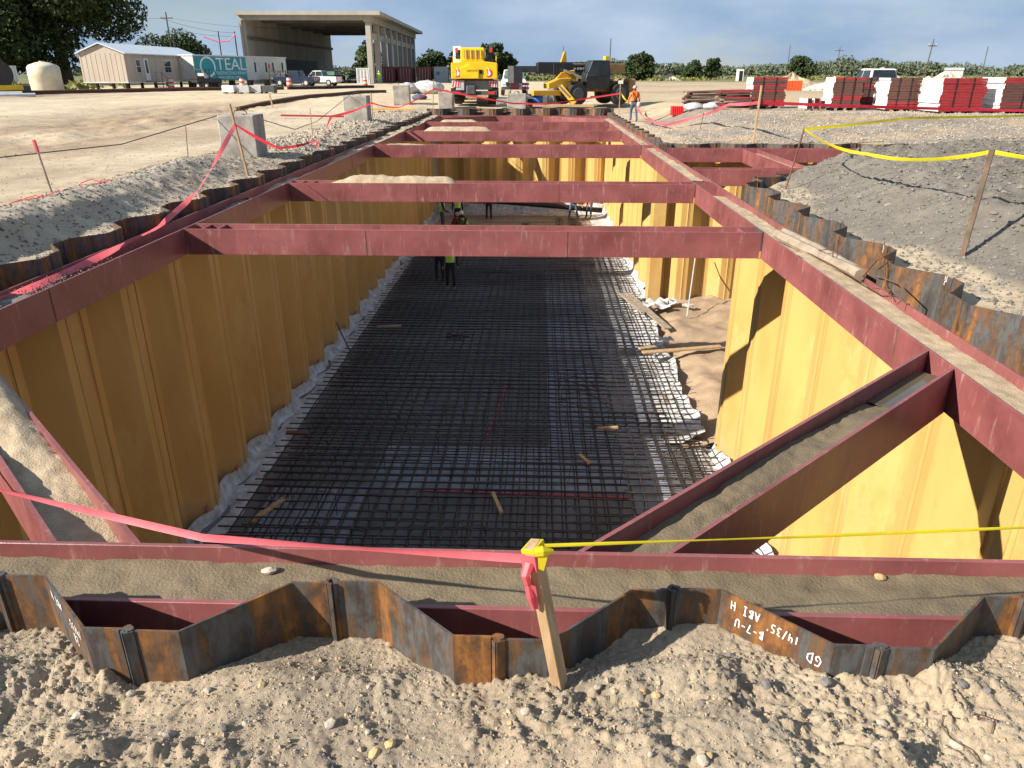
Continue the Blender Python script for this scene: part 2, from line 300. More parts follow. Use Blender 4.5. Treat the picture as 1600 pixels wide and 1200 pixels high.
def grid_obj(patches, name, mat):
    vs, fs, ts = [], [], []; k = 0
    for X_, Y_ in patches:
        n_, m_ = X_.shape; Z_ = H(X_, Y_); vs.append(np.stack([X_, Y_, Z_], -1).reshape(-1, 3)); ts.append(tint(X_, Y_).reshape(-1, 3))
        idx = np.arange(n_ * m_).reshape(n_, m_) + k
        fs.append(np.stack([idx[:-1, :-1], idx[:-1, 1:], idx[1:, 1:], idx[1:, :-1]], -1).reshape(-1, 4)); k += n_ * m_
    V = np.concatenate(vs); F_ = np.concatenate(fs); T_ = np.concatenate(ts)
    me = bpy.data.meshes.new(name); me.vertices.add(len(V)); me.vertices.foreach_set('co', V.ravel())
    me.loops.add(F_.size); me.loops.foreach_set('vertex_index', F_.ravel().astype(np.int32)); me.polygons.add(len(F_))
    me.polygons.foreach_set('loop_start', np.arange(0, F_.size, 4, dtype=np.int32)); me.polygons.foreach_set('use_smooth', np.ones(len(F_), bool)); me.update(calc_edges=True)
    ca = me.color_attributes.new('tint', 'FLOAT_COLOR', 'POINT'); ca.data.foreach_set('color', np.concatenate([np.clip(T_, 0, 1), np.ones((len(T_), 1))], 1).ravel())
    me.materials.append(MATS[mat]); me.validate(); o = link(bpy.data.objects.new(name, me)); return o
# ------------------------------------------------------------------ ground, one sheet out to the horizon
def LX(y): return -6.435 + pz(y - LY0)
def RX(y):
    r_ = 4.355 - pz(y - RY0); ch = 4.355 + (y - 15.2) * (7. - 4.355) / 4.05 + .0
    return np.where((y > 15.2) & (y < 20), ch, r_)
P_ = []
def strip(xs0, xs1, ys, nx, pw=1.):
    u = np.linspace(0, 1, nx) ** pw; Y_ = ys[:, None] + 0 * u[None]; x0 = np.asarray(xs0(ys) if callable(xs0) else xs0 + 0 * ys)[:, None]; x1 = np.asarray(xs1(ys) if callable(xs1) else xs1 + 0 * ys)[:, None]
    P_.append((x0 + (x1 - x0) * u[None], Y_))
xs = np.arange(-3.0, 3.001, .009); v_ = np.linspace(0, 1, 130)[:, None]; yp = 2.40 + pz(xs - FX0)
P_.append((xs[None] + 0 * v_, 1.55 + (yp[None] - 1.55) * v_))
for a, b_ in ((-6.435, -3.0), (3.0, 4.355)):
    xs = np.arange(a, b_ + .001, .04); v_ = np.linspace(0, 1, 40)[:, None]; yp = 2.40 + pz(xs - FX0); P_.append((xs[None] + 0 * v_, 1.55 + (yp[None] - 1.55) * v_))
strip(-60, 60, np.linspace(-60, 1.55, 40), 60)
strip(-11., LX, np.arange(1.55, 24, .045), 110, .8); strip(-11., LX, np.arange(23.97, 46.3, .09), 70, .8)
strip(RX, 14., np.arange(1.55, 19.3, .045), 150, 1.25); strip(RX, 14., np.arange(26.2, 46.3, .07), 110)
strip(14., 24., np.arange(1.55, 19.3, .2), 40); strip(14., 24., np.arange(26.2, 46.3, .15), 60)
strip(24., 90., np.arange(1.55, 46.3, .5), 60)
strip(-30., -11., np.arange(1.55, 46.3, .12), 130); strip(-90., -30., np.arange(1.55, 46.3, .5), 60)
strip(-30, 30, np.concatenate([45.75 + .12 * np.arange(0, 120)]), 260)
strip(-90, -30, np.arange(45.75, 60.2, .6), 60); strip(30, 90, np.arange(45.75, 60.2, .6), 60)
strip(-90, 90, 60 + 120 * np.linspace(0, 1, 140) ** 1.3, 240); strip(-260, -90, np.linspace(1.55, 180, 60), 40); strip(90, 260, np.linspace(1.55, 180, 60), 40)
strip(-6000, 6000, 180 + 6500 * np.linspace(0, 1, 60) ** 3, 80)
tag(grid_obj(P_, 'ground', 'ground'), kind='structure')
far_e = MB()
# ------------------------------------------------------------------ pit floor
FZ = -5.75
pf = MB().prism([(-6.5, 2.4), (4.4, 2.4), (4.4, 46), (-6.5, 46)], FZ - .15, FZ, 'z'); tag(pf.build('pit_floor', 'mud_slab'), kind='structure')
bs_ = []
ys = np.linspace(15., 26.4, 90)[:, None]; xs = np.linspace(3.35, 20, 110)[None]
X_, Y_ = xs + 0 * ys, ys + 0 * xs; Z_ = FZ + .03 + .34 * ss((X_ - 3.5) / 1.3) + fbm(X_ * 1.3, Y_ * 1.3, 5, 81) * .18 + np.abs(fbm(X_ * 5, Y_ * 5, 3, 82)) * .08 + .25 * ss((X_ - 5) / 4)
idx = np.arange(X_.size).reshape(X_.shape); fq = np.stack([idx[:-1, :-1], idx[:-1, 1:], idx[1:, 1:], idx[1:, :-1]], -1).reshape(-1, 4)
bsm = MB(); bsm.add(np.stack([X_, Y_, Z_], -1).reshape(-1, 3).tolist(), fq.tolist()); o = bsm.build('branch_pit_sand', 'branch_sand', smooth=True); tag(o, kind='structure')
for i, (x0, x1, y0, y1, mt) in enumerate([(-5.3, -3.4, 4, 13.2, 'slab_sheet'), (-3.4, 2.9, 13.1, 15.0, 'slab_sheet'), (.35, 3.3, 15.0, 31, 'slab_sheet'), (2.0, 3.5, 4, 13, 'slab_sheet')]):
    o = MB().box(x0, x1, y0, y1, FZ, FZ + .012 + .002 * i).build('membrane_sheet', mt)
    tag(o, ['pale membrane sheet under the rebar at the near left corner', 'pale membrane strip crossing the middle of the slab', 'wide pale membrane sheet under the right half of the rebar', 'pale membrane sheet beside the near right wall'][i], 'membrane')
# pink marking tape on the slab
for p0, p1, lb in (((-1.15, 15.1), (-.75, 18.6), 'pink line running lengthwise under the rebar'), ((-2.3, 13.05), (1.9, 12.9), 'pink line running crosswise under the rebar')):
    o = MB().bar((*p0, FZ + .03), (*p1, FZ + .03), .06, .006).build('marking_line', 'pink_tape'); tag(o, lb, 'marking')
# ------------------------------------------------------------------ sheet pile walls
def pile_mesh(mirror):
    L_ = 6.6; th = .011; hw = PER / 2
    path = [(0, 0), (.2, 0), (.575, PD), (hw, PD)]
    if mirror: path = [(hw - x, y) for x, y in path][::-1]
    def off(path, d):
        o_ = []
        for i, p in enumerate(path):
            a = Vector(path[max(i - 1, 0)]); c = Vector(path[min(i + 1, len(path) - 1)])
            if 0 < i < len(path) - 1:
                n1 = (Vector(p) - a).normalized(); n2 = (c - Vector(p)).normalized(); n = Vector((-(n1 + n2).y, (n1 + n2).x)).normalized(); k_ = 1 / max(.5, n.dot(Vector((-n1.y, n1.x))))
            else: q = (c - a).normalized(); n = Vector((-q.y, q.x)); k_ = 1
            o_.append((p[0] + n.x * d * k_, p[1] + n.y * d * k_))
        return o_
    b_ = MB(); A_ = off(path, th / 2); B_ = off(path, -th / 2); poly = A_ + B_[::-1]
    n = len(path)
    vs = [(x, y, 0) for x, y in poly] + [(x, y, -L_) for x, y in poly]; m_ = len(poly)
    fs = [tuple((i, i + 1, m_ - 2 - i, m_ - 1 - i)) for i in range(n - 1)]
    fs += [(i, (i + 1) % m_, (i + 1) % m_ + m_, i + m_) for i in range(m_)]
    b_.add(vs, fs)
    # interlock knuckle and hook
    ex, ey = path[0]; sg = 1 if ey == 0 else -1
    hook = [(ex + .012, ey - sg * .006), (ex - .022, ey - sg * .022), (ex - .040, ey - sg * .002), (ex - .030, ey + sg * .022), (ex - .012, ey + sg * .024)]
    for q0, q1 in zip(hook[:-1], hook[1:]):
        d = (Vector(q1) - Vector(q0)); nn = Vector((-d.y, d.x)).normalized() * .007; a, c = Vector(q0), Vector(q1)
        b_.prism([tuple(a + nn), tuple(c + nn), tuple(c - nn), tuple(a - nn)], .002, -L_, 'z')
    fx, fy = path[-1]; sg = 1 if fy == 0 else -1
    b_.cyl((fx - .006, fy, .001), .017, -L_, 'z', 8)
    b_.prism([(fx - .075, fy + .004), (fx - .045, fy + .004), (fx - .045, fy - .014 * sg), (fx - .075, fy - .014 * sg)], -.001, -L_, 'z')
    o = b_.build('sheet_pile', 'pile'); me = o.data; bpy.data.objects.remove(o); return me
PM = [pile_mesh(False), pile_mesh(True)]
def wall(label, p0, dr, n, zt, first=0):
    t_ = thing('sheet_pile_wall', label, 'sheet piling', (p0[0], p0[1], 0), math.atan2(dr[1], dr[0])); r_ = []
    for i in range(n):
        o = link(bpy.data.objects.new('sheet_pile', PM[(i + first) % 2])); o.parent = t_
        o.location = (i * PER / 2, 0, (zt(i) if callable(zt) else zt) + random.uniform(-.012, .012)); r_.append(o)
    return r_
front = wall('rusty sheet piles in the foreground with chalk writing', (FX0 - 4 * PER, 2.40), (1, 0), 14, 0.)
wall('shaded sheet pile wall along the left side of the pit', (-6.435, LY0 + 23 * PER), (0, -1), 56, 0.02)
k0 = math.floor((2.5 - RY0) / PER)
right = wall('sunlit yellow sheet pile wall along the near right side', (4.355, RY0 + k0 * PER), (0, 1), 18, .15)
d_ = Vector((2.645, 4.05)).normalized(); wall('short slanted run of dark sheet piles at the side branch corner', (4.43, 15.3), d_, 6, lambda i: .14 - .05 * i)
wall('near wall of the side branch, sheet piles beside the grey mound', (6.95, 19.25), (1, 0), 17, -.12)
wall('far wall of the side branch, yellow sheet piles facing the camera', (4.40 + 20 * PER / 2, 26.25), (-1, 0), 20, -.05)
k1 = math.ceil((26.4 - RY0) / PER)
wall('sunlit yellow sheet pile wall along the far right side', (4.355, RY0 + k1 * PER), (0, 1), 25, .0)
wall('sheet pile wall closing the far end of the pit', (4.35, 45.87), (-1, 0), 14, .2)
for lb, x0, x1, y0, y1, z1 in (('yellow corner post where the side branch meets the far right wall', 4.0, 4.46, 25.9, 26.5, -.05),):
    tag(MB().box(x0, x1, y0, y1, -6.5, z1).build('corner_post', 'pile', bevel=.02), lb, 'corner post')
# chalk writing, hand-drawn strokes
ST = {'1': [[(.3, 0), (.35, 1)]], '4': [[(.15, 1), (.1, .45), (.6, .5)], [(.5, .95), (.5, 0)]], '/': [[(.1, -.1), (.55, 1.1)]], '3': [[(.1, .95), (.5, .9), (.25, .55), (.55, .3), (.3, .02), (.05, .1)]],
      '5': [[(.55, 1), (.15, .95), (.15, .55), (.5, .45), (.45, .05), (.05, .05)]], "'": [[(.2, 1.05), (.2, .8)]], 'A': [[(0, 0), (.3, 1), (.6, 0)], [(.12, .4), (.5, .4)]],
      'B': [[(.1, 0), (.1, 1), (.5, .85), (.15, .52), (.55, .25), (.1, 0)]], 'I': [[(.3, 0), (.3, 1)], [(.1, 0), (.5, 0)], [(.1, 1), (.5, 1)]], 'H': [[(.1, 0), (.1, 1)], [(.55, 0), (.55, 1)], [(.1, .5), (.55, .5)]],
      '-': [[(.1, .5), (.5, .5)]], '7': [[(.05, .95), (.55, .95), (.25, 0)]], 'U': [[(.1, 1), (.1, .15), (.35, 0), (.55, .2), (.55, 1)]], 'G': [[(.55, .9), (.2, .95), (.05, .4), (.3, .02), (.55, .2), (.5, .5), (.3, .5)]],
      'D': [[(.1, 0), (.1, 1), (.5, .75), (.5, .25), (.1, 0)]], '+': [[(.1, .5), (.6, .5)], [(.35, .2), (.35, .85)]], '2': [[(.05, .8), (.3, 1), (.5, .75), (.05, .05), (.6, .05)]], '8': [[(.3, .5), (.1, .75), (.3, 1), (.5, .75), (.3, .5), (.08, .25), (.3, 0), (.52, .25), (.3, .5)]],
      '9': [[(.5, .7), (.3, 1), (.1, .7), (.3, .5), (.5, .7), (.45, 0)]], ' ': []}
def chalk(parent, text, org, ux, uy, h, wd, nrm):
    org, ux, uy, nrm = Vector(org), Vector(ux).normalized(), Vector(uy).normalized(), Vector(nrm).normalized(); b_ = MB(); x = 0
    for ch in text:
        for stk in ST[ch]:
            pts = [org + ux * ((x + p[0] + random.uniform(-.03, .03)) * h * .8) + uy * ((p[1] + random.uniform(-.04, .04)) * h) for p in stk]
            for a, c in zip(pts[:-1], pts[1:]):
                d = (c - a).normalized(); sd = d.cross(nrm) * wd / 2; e = nrm * .0015; b_.add([a - sd + e, a + sd + e, c + sd + e, c - sd + e], [(0, 1, 2, 3)])
        x += .78
    return b_.build('chalk_writing', 'chalk', parent)
# piles of the front wall: index so that the back-left to front-right web faces the camera
wx, wy = .375, PD; wn = Vector((-wy, -wx, 0)).normalized()
def web_chalk(pile, lines, off_):
    # B-type pile: inner flat first, web runs from (.1975, PD) to (.5725, 0)
    a = Vector((.1975, PD, 0)); e = Vector((.375, -PD, 0)); eu = e.normalized()
    nr = Vector((-PD, -.375, 0)).normalized()
    for tx, s0, zt_, h, dz in lines:
        chalk(pile, tx, a + eu * s0 + nr * .0075 + Vector((0, 0, zt_)), -eu, (0, 0, -1), h, .006, nr)
cand = [(i, o) for i, o in enumerate(front) if i % 2 == 1]
for i, o in cand:
    xw = FX0 - 4 * PER + i * PER / 2
    if abs(xw - .6525) < .2: web_chalk(o, [("ABI H", .19, -.025, .045, 0), ("14/35'", .37, -.045, .042, 0), ("B-7-U", .22, -.105, .045, 0), ("GD", .47, -.085, .055, 0)], 0)
    if abs(xw + 2.4375) < .2: web_chalk(o, [("ABI H", .22, -.03, .045, 0), ("14/35'", .45, -.055, .045, 0), ("28", .38, -.125, .05, 0)], 0)
for j, tx in ((6, '4'), (8, '4'), (4, '2'), (10, '1')):
    o = right[j]; chalk(o, tx, (.10, .0075, -.10), (1, 0, 0), (0, 0, 1), .10, .012, (0, 1, 0))
# ------------------------------------------------------------------ walers, struts, braces
ZT = -.17
def beam(label, p0, p1, d=.47, bf=.41, zt=ZT, stiff=(), ends=(), splice=()):
    p0, p1 = Vector((*p0, 0)), Vector((*p1, 0)); L_ = (p1 - p0).length; a = math.atan2(p1.y - p0.y, p1.x - p0.x)
    t_ = thing('steel_beam', label, 'steel beam', (p0.x, p0.y, zt - bf), a); tf, tw = .028, .02
    for s_ in (-1, 1): boxp('flange', 'maroon', t_, 0, L_, s_ * d / 2 - (tf if s_ > 0 else 0), s_ * d / 2 + (tf if s_ < 0 else 0), 0, bf, bevel=.003)
    boxp('web', 'maroon', t_, .002, L_ - .002, -d / 2 + tf, d / 2 - tf, bf / 2 - tw / 2, bf / 2 + tw / 2)
    for s_ in stiff: boxp('stiffener', 'maroon', t_, s_ - .012, s_ + .012, -d / 2 + tf, d / 2 - tf, bf / 2 + tw / 2, bf - .012)
    for s_ in ends: boxp('end_plate', 'pile', t_, s_ - .012, s_ + .012, -d / 2 - .012, d / 2 + .012, -.012, bf + .006)
    for s_, sd in splice: boxp('weld_seam', 'rebar_rust', t_, s_ - .012, s_ + .012, sd * d / 2 - .003, sd * d / 2 + .003, .004, bf - .004)
    return t_
XL, XR = -5.62, 3.54; D_ = .47
beam('maroon waler beam across the front of the pit behind the rusty piles', (-6.0, 3.005), (4.0, 3.005), splice=((6.27, 1), (6.75, 1), (3.45, 1), (3.95, 1)))
beam('long maroon waler along the shaded left wall', (XL - D_ / 2, 3.25), (XL - D_ / 2, 45.0), splice=((4.9, -1), (20., -1)))
beam('long maroon waler along the sunlit right wall', (XR + D_ / 2, 45.0), (XR + D_ / 2, 3.25), stiff=(27.35, 27.6, 27.85, 28.1, 18.0, 18.3), splice=((38., -1), (30.2, 1)))
beam('maroon waler across the far end of the pit', (XL - D_, 45.25), (XR + D_, 45.25))
SY = [11.92, 17.28, 26.72, 33.25, 39.5]
SL = ['nearest maroon strut spanning the pit', 'second maroon strut spanning the pit, with a sand heap at left', 'third maroon strut spanning the pit, just past the side branch', 'fourth maroon strut spanning the pit, scuffed pale', 'fifth and farthest maroon strut spanning the pit']
for y, l in zip(SY, SL):
    t_ = beam(l, (XL + .012, y), (XR - .012, y), ends=(XR - XL - .03,), stiff=(.25, .5, XR - XL - .3)); L_ = XR - XL - .024
    for x in (2.9, 6.1): boxp('weld_seam', 'rebar_rust', t_, x - .006, x + .006, -.2385, -.235, .004, .405)
def brace(label, a, b, ya, xb, d=.345, bf=.41):
    a, b = Vector((*a, 0)), Vector((*b, 0)); u = (b - a).normalized(); n = Vector((-u.y, u.x, 0)); t_ = thing('steel_beam', label, 'steel beam', (a.x, a.y, ZT - bf)); tf = .026
    def piece(name, o0, o1, z0, z1):
        vs = []
        for z in (z0, z1):
            for o in (o0, o1):
                q = a + n * o; s0 = (ya - q.y) / u.y; s1 = (xb - q.x) / u.x
                for s_ in (s0, s1): p = q + u * s_ - a; vs.append((p.x, p.y, z))
        MB().add(vs, [(0, 1, 3, 2), (4, 6, 7, 5), (0, 4, 5, 1), (2, 3, 7, 6), (0, 2, 6, 4), (1, 5, 7, 3)]).build(name, 'maroon', t_)
    piece('flange', -d / 2, -d / 2 + tf, 0, bf - .004); piece('flange', d / 2 - tf, d / 2, 0, bf - .004); piece('web', -d / 2 + tf, d / 2 - tf, bf / 2 - .01, bf / 2 + .01)
brace('diagonal maroon brace across the near right corner, holding wet soil and a puddle', (.50, 3.26), (3.53, 6.17), 3.245, 3.535)
brace('diagonal maroon brace across the near left corner, heaped with sand', (-2.34, 3.26), (-5.60, 6.48), 3.245, -5.615)
brace('short diagonal maroon brace in the far right corner', (.6, 44.98), (3.52, 42.2), 45.01, 3.535)
brace('short diagonal maroon brace in the far left corner', (-2.7, 44.98), (-5.60, 42.2), 45.01, -5.615)
beam('maroon waler along the near side of the branch pit', (4.05, 20.05), (14.6, 20.05))
beam('maroon waler along the far side of the branch pit', (4.3, 25.6), (20., 25.6), splice=((6.2, -1),))
beam('maroon strut running across the side branch', (6.9, 20.3), (6.9, 25.35))
# ------------------------------------------------------------------ soil lying in and on the beams
def soil(label, p0, p1, wd, fz, mat='soil', nx=None, ny=14, seed=0):
    p0, p1 = Vector(p0), Vector(p1); L_ = (p1 - p0).length; nx = nx or max(12, int(L_ / .06)); d = (p1 - p0) / L_; n = Vector((-d.y, d.x))
    s_ = np.linspace(0, L_, nx)[:, None]; q = np.linspace(-.5, .5, ny)[None]; S_, Q_ = s_ + 0 * q, q + 0 * s_
    X_ = p0.x + d.x * S_ + n.x * Q_ * wd; Y_ = p0.y + d.y * S_ + n.y * Q_ * wd; Z_ = fz(S_ / L_, Q_) + fbm(X_ * 2.5, Y_ * 2.5, 3, 90 + seed) * .015 + fbm(X_ * 14, Y_ * 14, 4, 91 + seed, .6) * .014
    Z_ = np.maximum(Z_, ZT - .41 / 2 + .012)
    idx = np.arange(X_.size).reshape(X_.shape); b_ = MB(); b_.add(np.stack([X_, Y_, Z_], -1).reshape(-1, 3).tolist(), np.stack([idx[:-1, :-1], idx[:-1, 1:], idx[1:, 1:], idx[1:, :-1]], -1).reshape(-1, 4).tolist())
    o = b_.build('soil', mat, smooth=True); return tag(o, label, 'soil', kind='stuff')
iw = D_ - .058
soil('damp brown soil filling the front waler channel', (-6, 3.005), (4., 3.005), iw, lambda s, q: -.27 + .02 * q, 'soil_damp', 300, 24, 1)
soil('dry sand filling the right waler channel', (XR + D_ / 2, 3.3), (XR + D_ / 2, 16.3), iw, lambda s, q: -.27 + .10 * np.exp(-((s - .52) / .09) ** 2) - .04 * ss((s - .8) / .2), 'soil', 260, 16, 2)
soil('sand in the right waler channel beyond the side branch', (XR + D_ / 2, 18.3), (XR + D_ / 2, 44.5), iw, lambda s, q: -.26 + .06 * fbm(s * 20, q, 3, 5), 'soil', 200, 8, 3)
soil('gravel and dust in the near left waler channel', (XL - D_ / 2, 4.), (XL - D_ / 2, 15.5), iw, lambda s, q: -.335 + .14 * np.exp(-((s - .33) / .05) ** 2) + .06 * np.exp(-((s - .95) / .05) ** 2), 'soil_grey', 200, 14, 4)
soil('sand heaped in the far left waler channel', (XL - D_ / 2, 15.6), (XL - D_ / 2, 44.5), iw, lambda s, q: -.30 + .14 * ss((s - .15) / .4) + .09 * fbm(s * 30, q, 3, 6), 'soil', 260, 10, 5)
soil('thin dirt on the nearest strut', (-5.4, SY[0]), (3.4, SY[0]), iw, lambda s, q: -.335 + .02 * q, 'soil', 120, 8, 6)
soil('sand heap on the left part of the second strut', (-5.2, SY[1]), (-1.6, SY[1]), iw, lambda s, q: -.34 + .30 * ss(s / .3) * ss((1 - s) / .12) * (1 - 2.4 * q * q) + .05 * fbm(s * 9, q * 3, 3, 7), 'soil', 120, 14, 7)
soil('sand heap on the left part of the fourth strut', (-5.2, SY[3]), (-1.6, SY[3]), iw, lambda s, q: -.34 + .34 * ss(s / .2) * ss((1 - s) / .2) * (1 - 2.4 * q * q), 'soil', 80, 12, 8)
soil('thin sand on the third strut', (-5.2, SY[2]), (1.0, SY[2]), iw, lambda s, q: -.30 + .14 * ss((.4 - s) / .3), 'soil', 80, 8, 9)
soil('sand on the left end of the fifth strut', (-5.2, SY[4]), (-2.6, SY[4]), iw, lambda s, q: -.34 + .28 * ss(s / .2) * ss((1 - s) / .3) * (1 - 2 * q * q), 'soil', 60, 10, 10)
soil('sand spread on the branch strut', (6.9, 20.5), (6.9, 25.2), iw, lambda s, q: -.29 + 0 * q, 'soil', 60, 6, 11)
soil('wet brown soil heaped in the near right diagonal brace', (.55, 3.31), (3.5, 6.14), .345 - .058, lambda s, q: -.335 + .085 * ss((.80 - s) / .2) * (.75 + .6 * fbm(s * 5, q * 1.5, 3, 8)) + .07 * np.exp(-((s - .62) / .12) ** 2) * (.5 - q) , 'soil_damp', 140, 18, 12)
soil('sandy heap spilling over the near left diagonal brace', (-2.38, 3.31), (-5.6, 6.48), .345 - .05, lambda s, q: -.33 + .07 * ss((s - .0) / .2) + .17 * ss((s - .18) / .35) * (1 - 1.8 * (q) ** 2) + .03 * fbm(s * 9, q * 1.2, 4, 9), 'soil', 150, 22, 13)
o = MB().bar((3.5, 6.14, -.318), (2.78, 5.449, -.318), .345 - .06, .006).build('puddle', 'water'); tag(o, 'brown puddle at the upper end of the near right diagonal brace', 'puddle')
# ------------------------------------------------------------------ rebar mats
rt = thing('rebar_mat', 'double layer of dark steel reinforcing bars over the slab', 'rebar mat', (-1.05, 19, FZ))
def bar_mesh(L_, axis, wob, r_=.0155):
    n = max(6, int(L_ / 1.2)); ph = random.random() * 9
    pts = []
    for i in range(n + 1):
        u = (i / n - .5) * L_; wz = wob * math.sin(u * 1.3 + ph) * random.uniform(.3, 1); pts.append((u, wz, wz * .4) if axis == 'x' else (wz, u, wz * .4))
    o = MB().tube(pts, r_, 6).build('rebar', 'rebar'); me = o.data; bpy.data.objects.remove(o); return me
XB = [bar_mesh(9.25, 'x', .02) for _ in range(5)]; YB = [bar_mesh(29.2, 'y', .02) for _ in range(4)]
def putbar(me, x, y, z, rz=0):
    o = link(bpy.data.objects.new('rebar', me)); o.parent = rt; o.location = (x + 1.05, y - 19, z - FZ); o.rotation_euler = (0, 0, rz)
y = 4.6
while y < 33.8:
    putbar(random.choice(XB), -.88 + random.uniform(-.09, .09), y, -5.235, random.uniform(-.006, .006)); putbar(random.choice(XB), -.85 + random.uniform(-.09, .09), y + .13, FZ + .09, random.uniform(-.003, .003)); y += .275
x = -5.3
while x < 3.65:
    putbar(random.choice(YB), x, 19.2, -5.262, random.uniform(-.001, .001)); putbar(random.choice(YB), x + .12, 19.2 + random.uniform(-.1, .1), FZ + .065, random.uniform(-.001, .001)); x += .265
def chair_mesh():
    o = MB().tube([(-.22, .05, 0), (-.2, 0, .42), (-.16, 0, .47), (.16, 0, .47), (.2, 0, .42), (.22, -.05, 0)], .008, 5).build('bar_chair', 'rebar'); me = o.data; bpy.data.objects.remove(o); return me
CM = chair_mesh()
for i in range(9):
    for j in range(9):
        o = link(bpy.data.objects.new('bar_chair', CM)); o.parent = rt; o.location = (-4.9 + j * .98 + random.uniform(-.1, .1) + 1.05, 8.5 + i * 1.25 - 19 + random.uniform(-.15, .15), .012); o.rotation_euler = (0, 0, random.uniform(-.3, .3))
# ------------------------------------------------------------------ white liner turned up along the walls
def liner(label, yy, edge, inn, sgn, ztop):
    b_ = MB(); rows = []
    for y in yy:
        e = edge(y); nz_ = float(fbm(np.array([y * 1.7]), np.array([ztop * 9.]), 4, 7)[0]); zt_ = ztop + .13 * nz_ + .03 * math.sin(y * 4.07); wob = .07 * float(fbm(np.array([y * 3.1]), np.array([3.3]), 3, 9)[0])
        rows.append([(e + sgn * .02, y, zt_), (e + sgn * (.06 + abs(wob)), y, zt_ - .16), (e + sgn * .14 + wob * .5, y, zt_ - .30), (e + (inn - e) * .6 + wob, y, FZ + .09 + .02 * math.sin(y * 7)), (inn + wob * 1.5, y, FZ + .03)])
    vs = [p for r_ in rows for p in r_]; n = 5
    b_.add(vs, [(i * n + k, i * n + k + 1, (i + 1) * n + k + 1, (i + 1) * n + k) for i in range(len(rows) - 1) for k in range(n - 1)])
    o = b_.build('liner_sheet', 'liner', smooth=True); return tag(o, label, 'liner')
ll = liner('crinkled white liner turned up along the foot of the left wall', np.arange(3.2, 45.3, .11), lambda y: float(LX(y)) * .45 + .55 * -6.14, -5.62, 1, -5.45)
def rin(y): return .45 * (4.355 - float(pz(y - RY0))) + .55 * 4.06
lr1 = liner('white liner along the foot of the near right wall', np.arange(3.2, 15.3, .11), rin, 3.6, -1, -5.5)
lr2 = liner('white liner along the foot of the far right wall', np.arange(26.4, 45.3, .13), rin, 3.1, -1, -5.3)
b_ = MB(); rows = []
for y in np.arange(15.2, 26.6, .13):
    e = 3.72 + .35 * float(fbm(np.array([y * .55]), np.array([.5]), 4, 3)[0]); f_ = e + .25; zz = FZ + .10 + .08 * abs(math.sin(y * 2.3))
    rows.append([(3.0, y, FZ + .04), (3.4, y, FZ + .10), (e, y, FZ + .30 + .06 * math.sin(y * 5)), (e + .12, y, FZ + .36 + .05 * math.sin(y * 7 + 1))])
b_.add([p for r_ in rows for p in r_], [(i * 4 + k, i * 4 + k + 1, (i + 1) * 4 + k + 1, (i + 1) * 4 + k) for i in range(len(rows) - 1) for k in range(3)])
tag(b_.build('liner_sheet', 'liner', smooth=True), 'white liner edge lying over the sand at the side branch', 'liner')
fl = MB(); rows = []
for x in np.arange(-6.1, 4.0, .12):
    y0 = 45.5 - float(pz(x)) * .3; rows.append([(x, y0, -5.15 + .05 * math.sin(x * 4)), (x, y0 - .12 - .05 * math.sin(x * 6), -5.45), (x, y0 - .5, FZ + .06), (x, y0 - .9, FZ + .02)])
fl.add([p for r_ in rows for p in r_], [(i * 4 + k, i * 4 + k + 1, (i + 1) * 4 + k + 1, (i + 1) * 4 + k) for i in range(len(rows) - 1) for k in range(3)])
tag(fl.build('liner_sheet', 'liner', smooth=True), 'white liner along the foot of the far end wall', 'liner')
for k in range(24):   # pink tape squares on the liner
    y = 7.2 + k * PER / 2 * 1.0; e = float(LX(y)); zt_ = -5.45
    o = MB().add([(e + .045, y - .05, zt_ - .10), (e + .045, y + .05, zt_ - .10), (e + .03, y + .05, zt_ + .05), (e + .03, y - .05, zt_ + .05)], [(0, 1, 2, 3)]).build('tape_patch', 'pink_tape', ll)
# ------------------------------------------------------------------ lumber and scrap
def plank(label, a, b, wd, ht, mat='wood', name='plank', up=(0, 0, 1), cat='plank'):
    a, b = Vector(a), Vector(b); t_ = MB().bar(a, b, wd, ht, up=up).build(name, mat, bevel=.003); return tag(t_, label, cat)
rz_ = -5.2
plank('long pale plank bridging the rebar mat and the sand', (3.05, 19.82, rz_ + .02), (5.35, 20.3, rz_ + .06), .19, .045)
plank('short pale plank beside the long one on the mat edge', (3.0, 20.2, rz_), (3.5, 20.4, rz_), .14, .04)
plank('grey plank lying askew on the far right edge of the mat', (3.3, 25.9, rz_ + .02), (4.15, 22.2, rz_ - .05), .24, .045, 'wood_grey')
plank('narrow grey plank next to the askew plank', (3.05, 25.9, rz_ + .02), (3.55, 23.6, rz_ + .02), .15, .045, 'wood_grey')
plank('small dark board on the left edge of the mat', (-5.45, 14.5, rz_ + .01), (-4.95, 14.5, rz_ + .01), .14, .05, 'board_brown')
plank('short pale board leaning on the rebar at the near left', (-5.05, 11.15, rz_ - .1), (-4.62, 11.75, rz_ + .03), .10, .04, 'wood')
plank('short stick standing askew on the mat, near the centre', (.95, 13.66, rz_ + .02), (1.13, 13.3, rz_ + .02), .08, .05, 'wood')
plank('pale stick lying on the mat nearest the camera', (-.76, 12.1, rz_ + .02), (-.56, 11.4, rz_ + .02), .07, .05, 'wood')
plank('short pale offcut lying crosswise on the mat', (1.42, 14.93, rz_ + .01), (1.88, 15.0, rz_ + .01), .07, .05, 'wood')
plank('grey offcut lying on the far left of the mat', (-4.9, 21.9, rz_ + .01), (-4.2, 22.0, rz_ + .01), .10, .05, 'wood_grey')
o = MB().tube([(5.0, 23.6, FZ + .45), (5.55, 25.7, -3.55)], .022, 8).build('steel_rod', 'light_grey'); tag(o, 'thin grey rod leaning on the branch wall', 'rod')
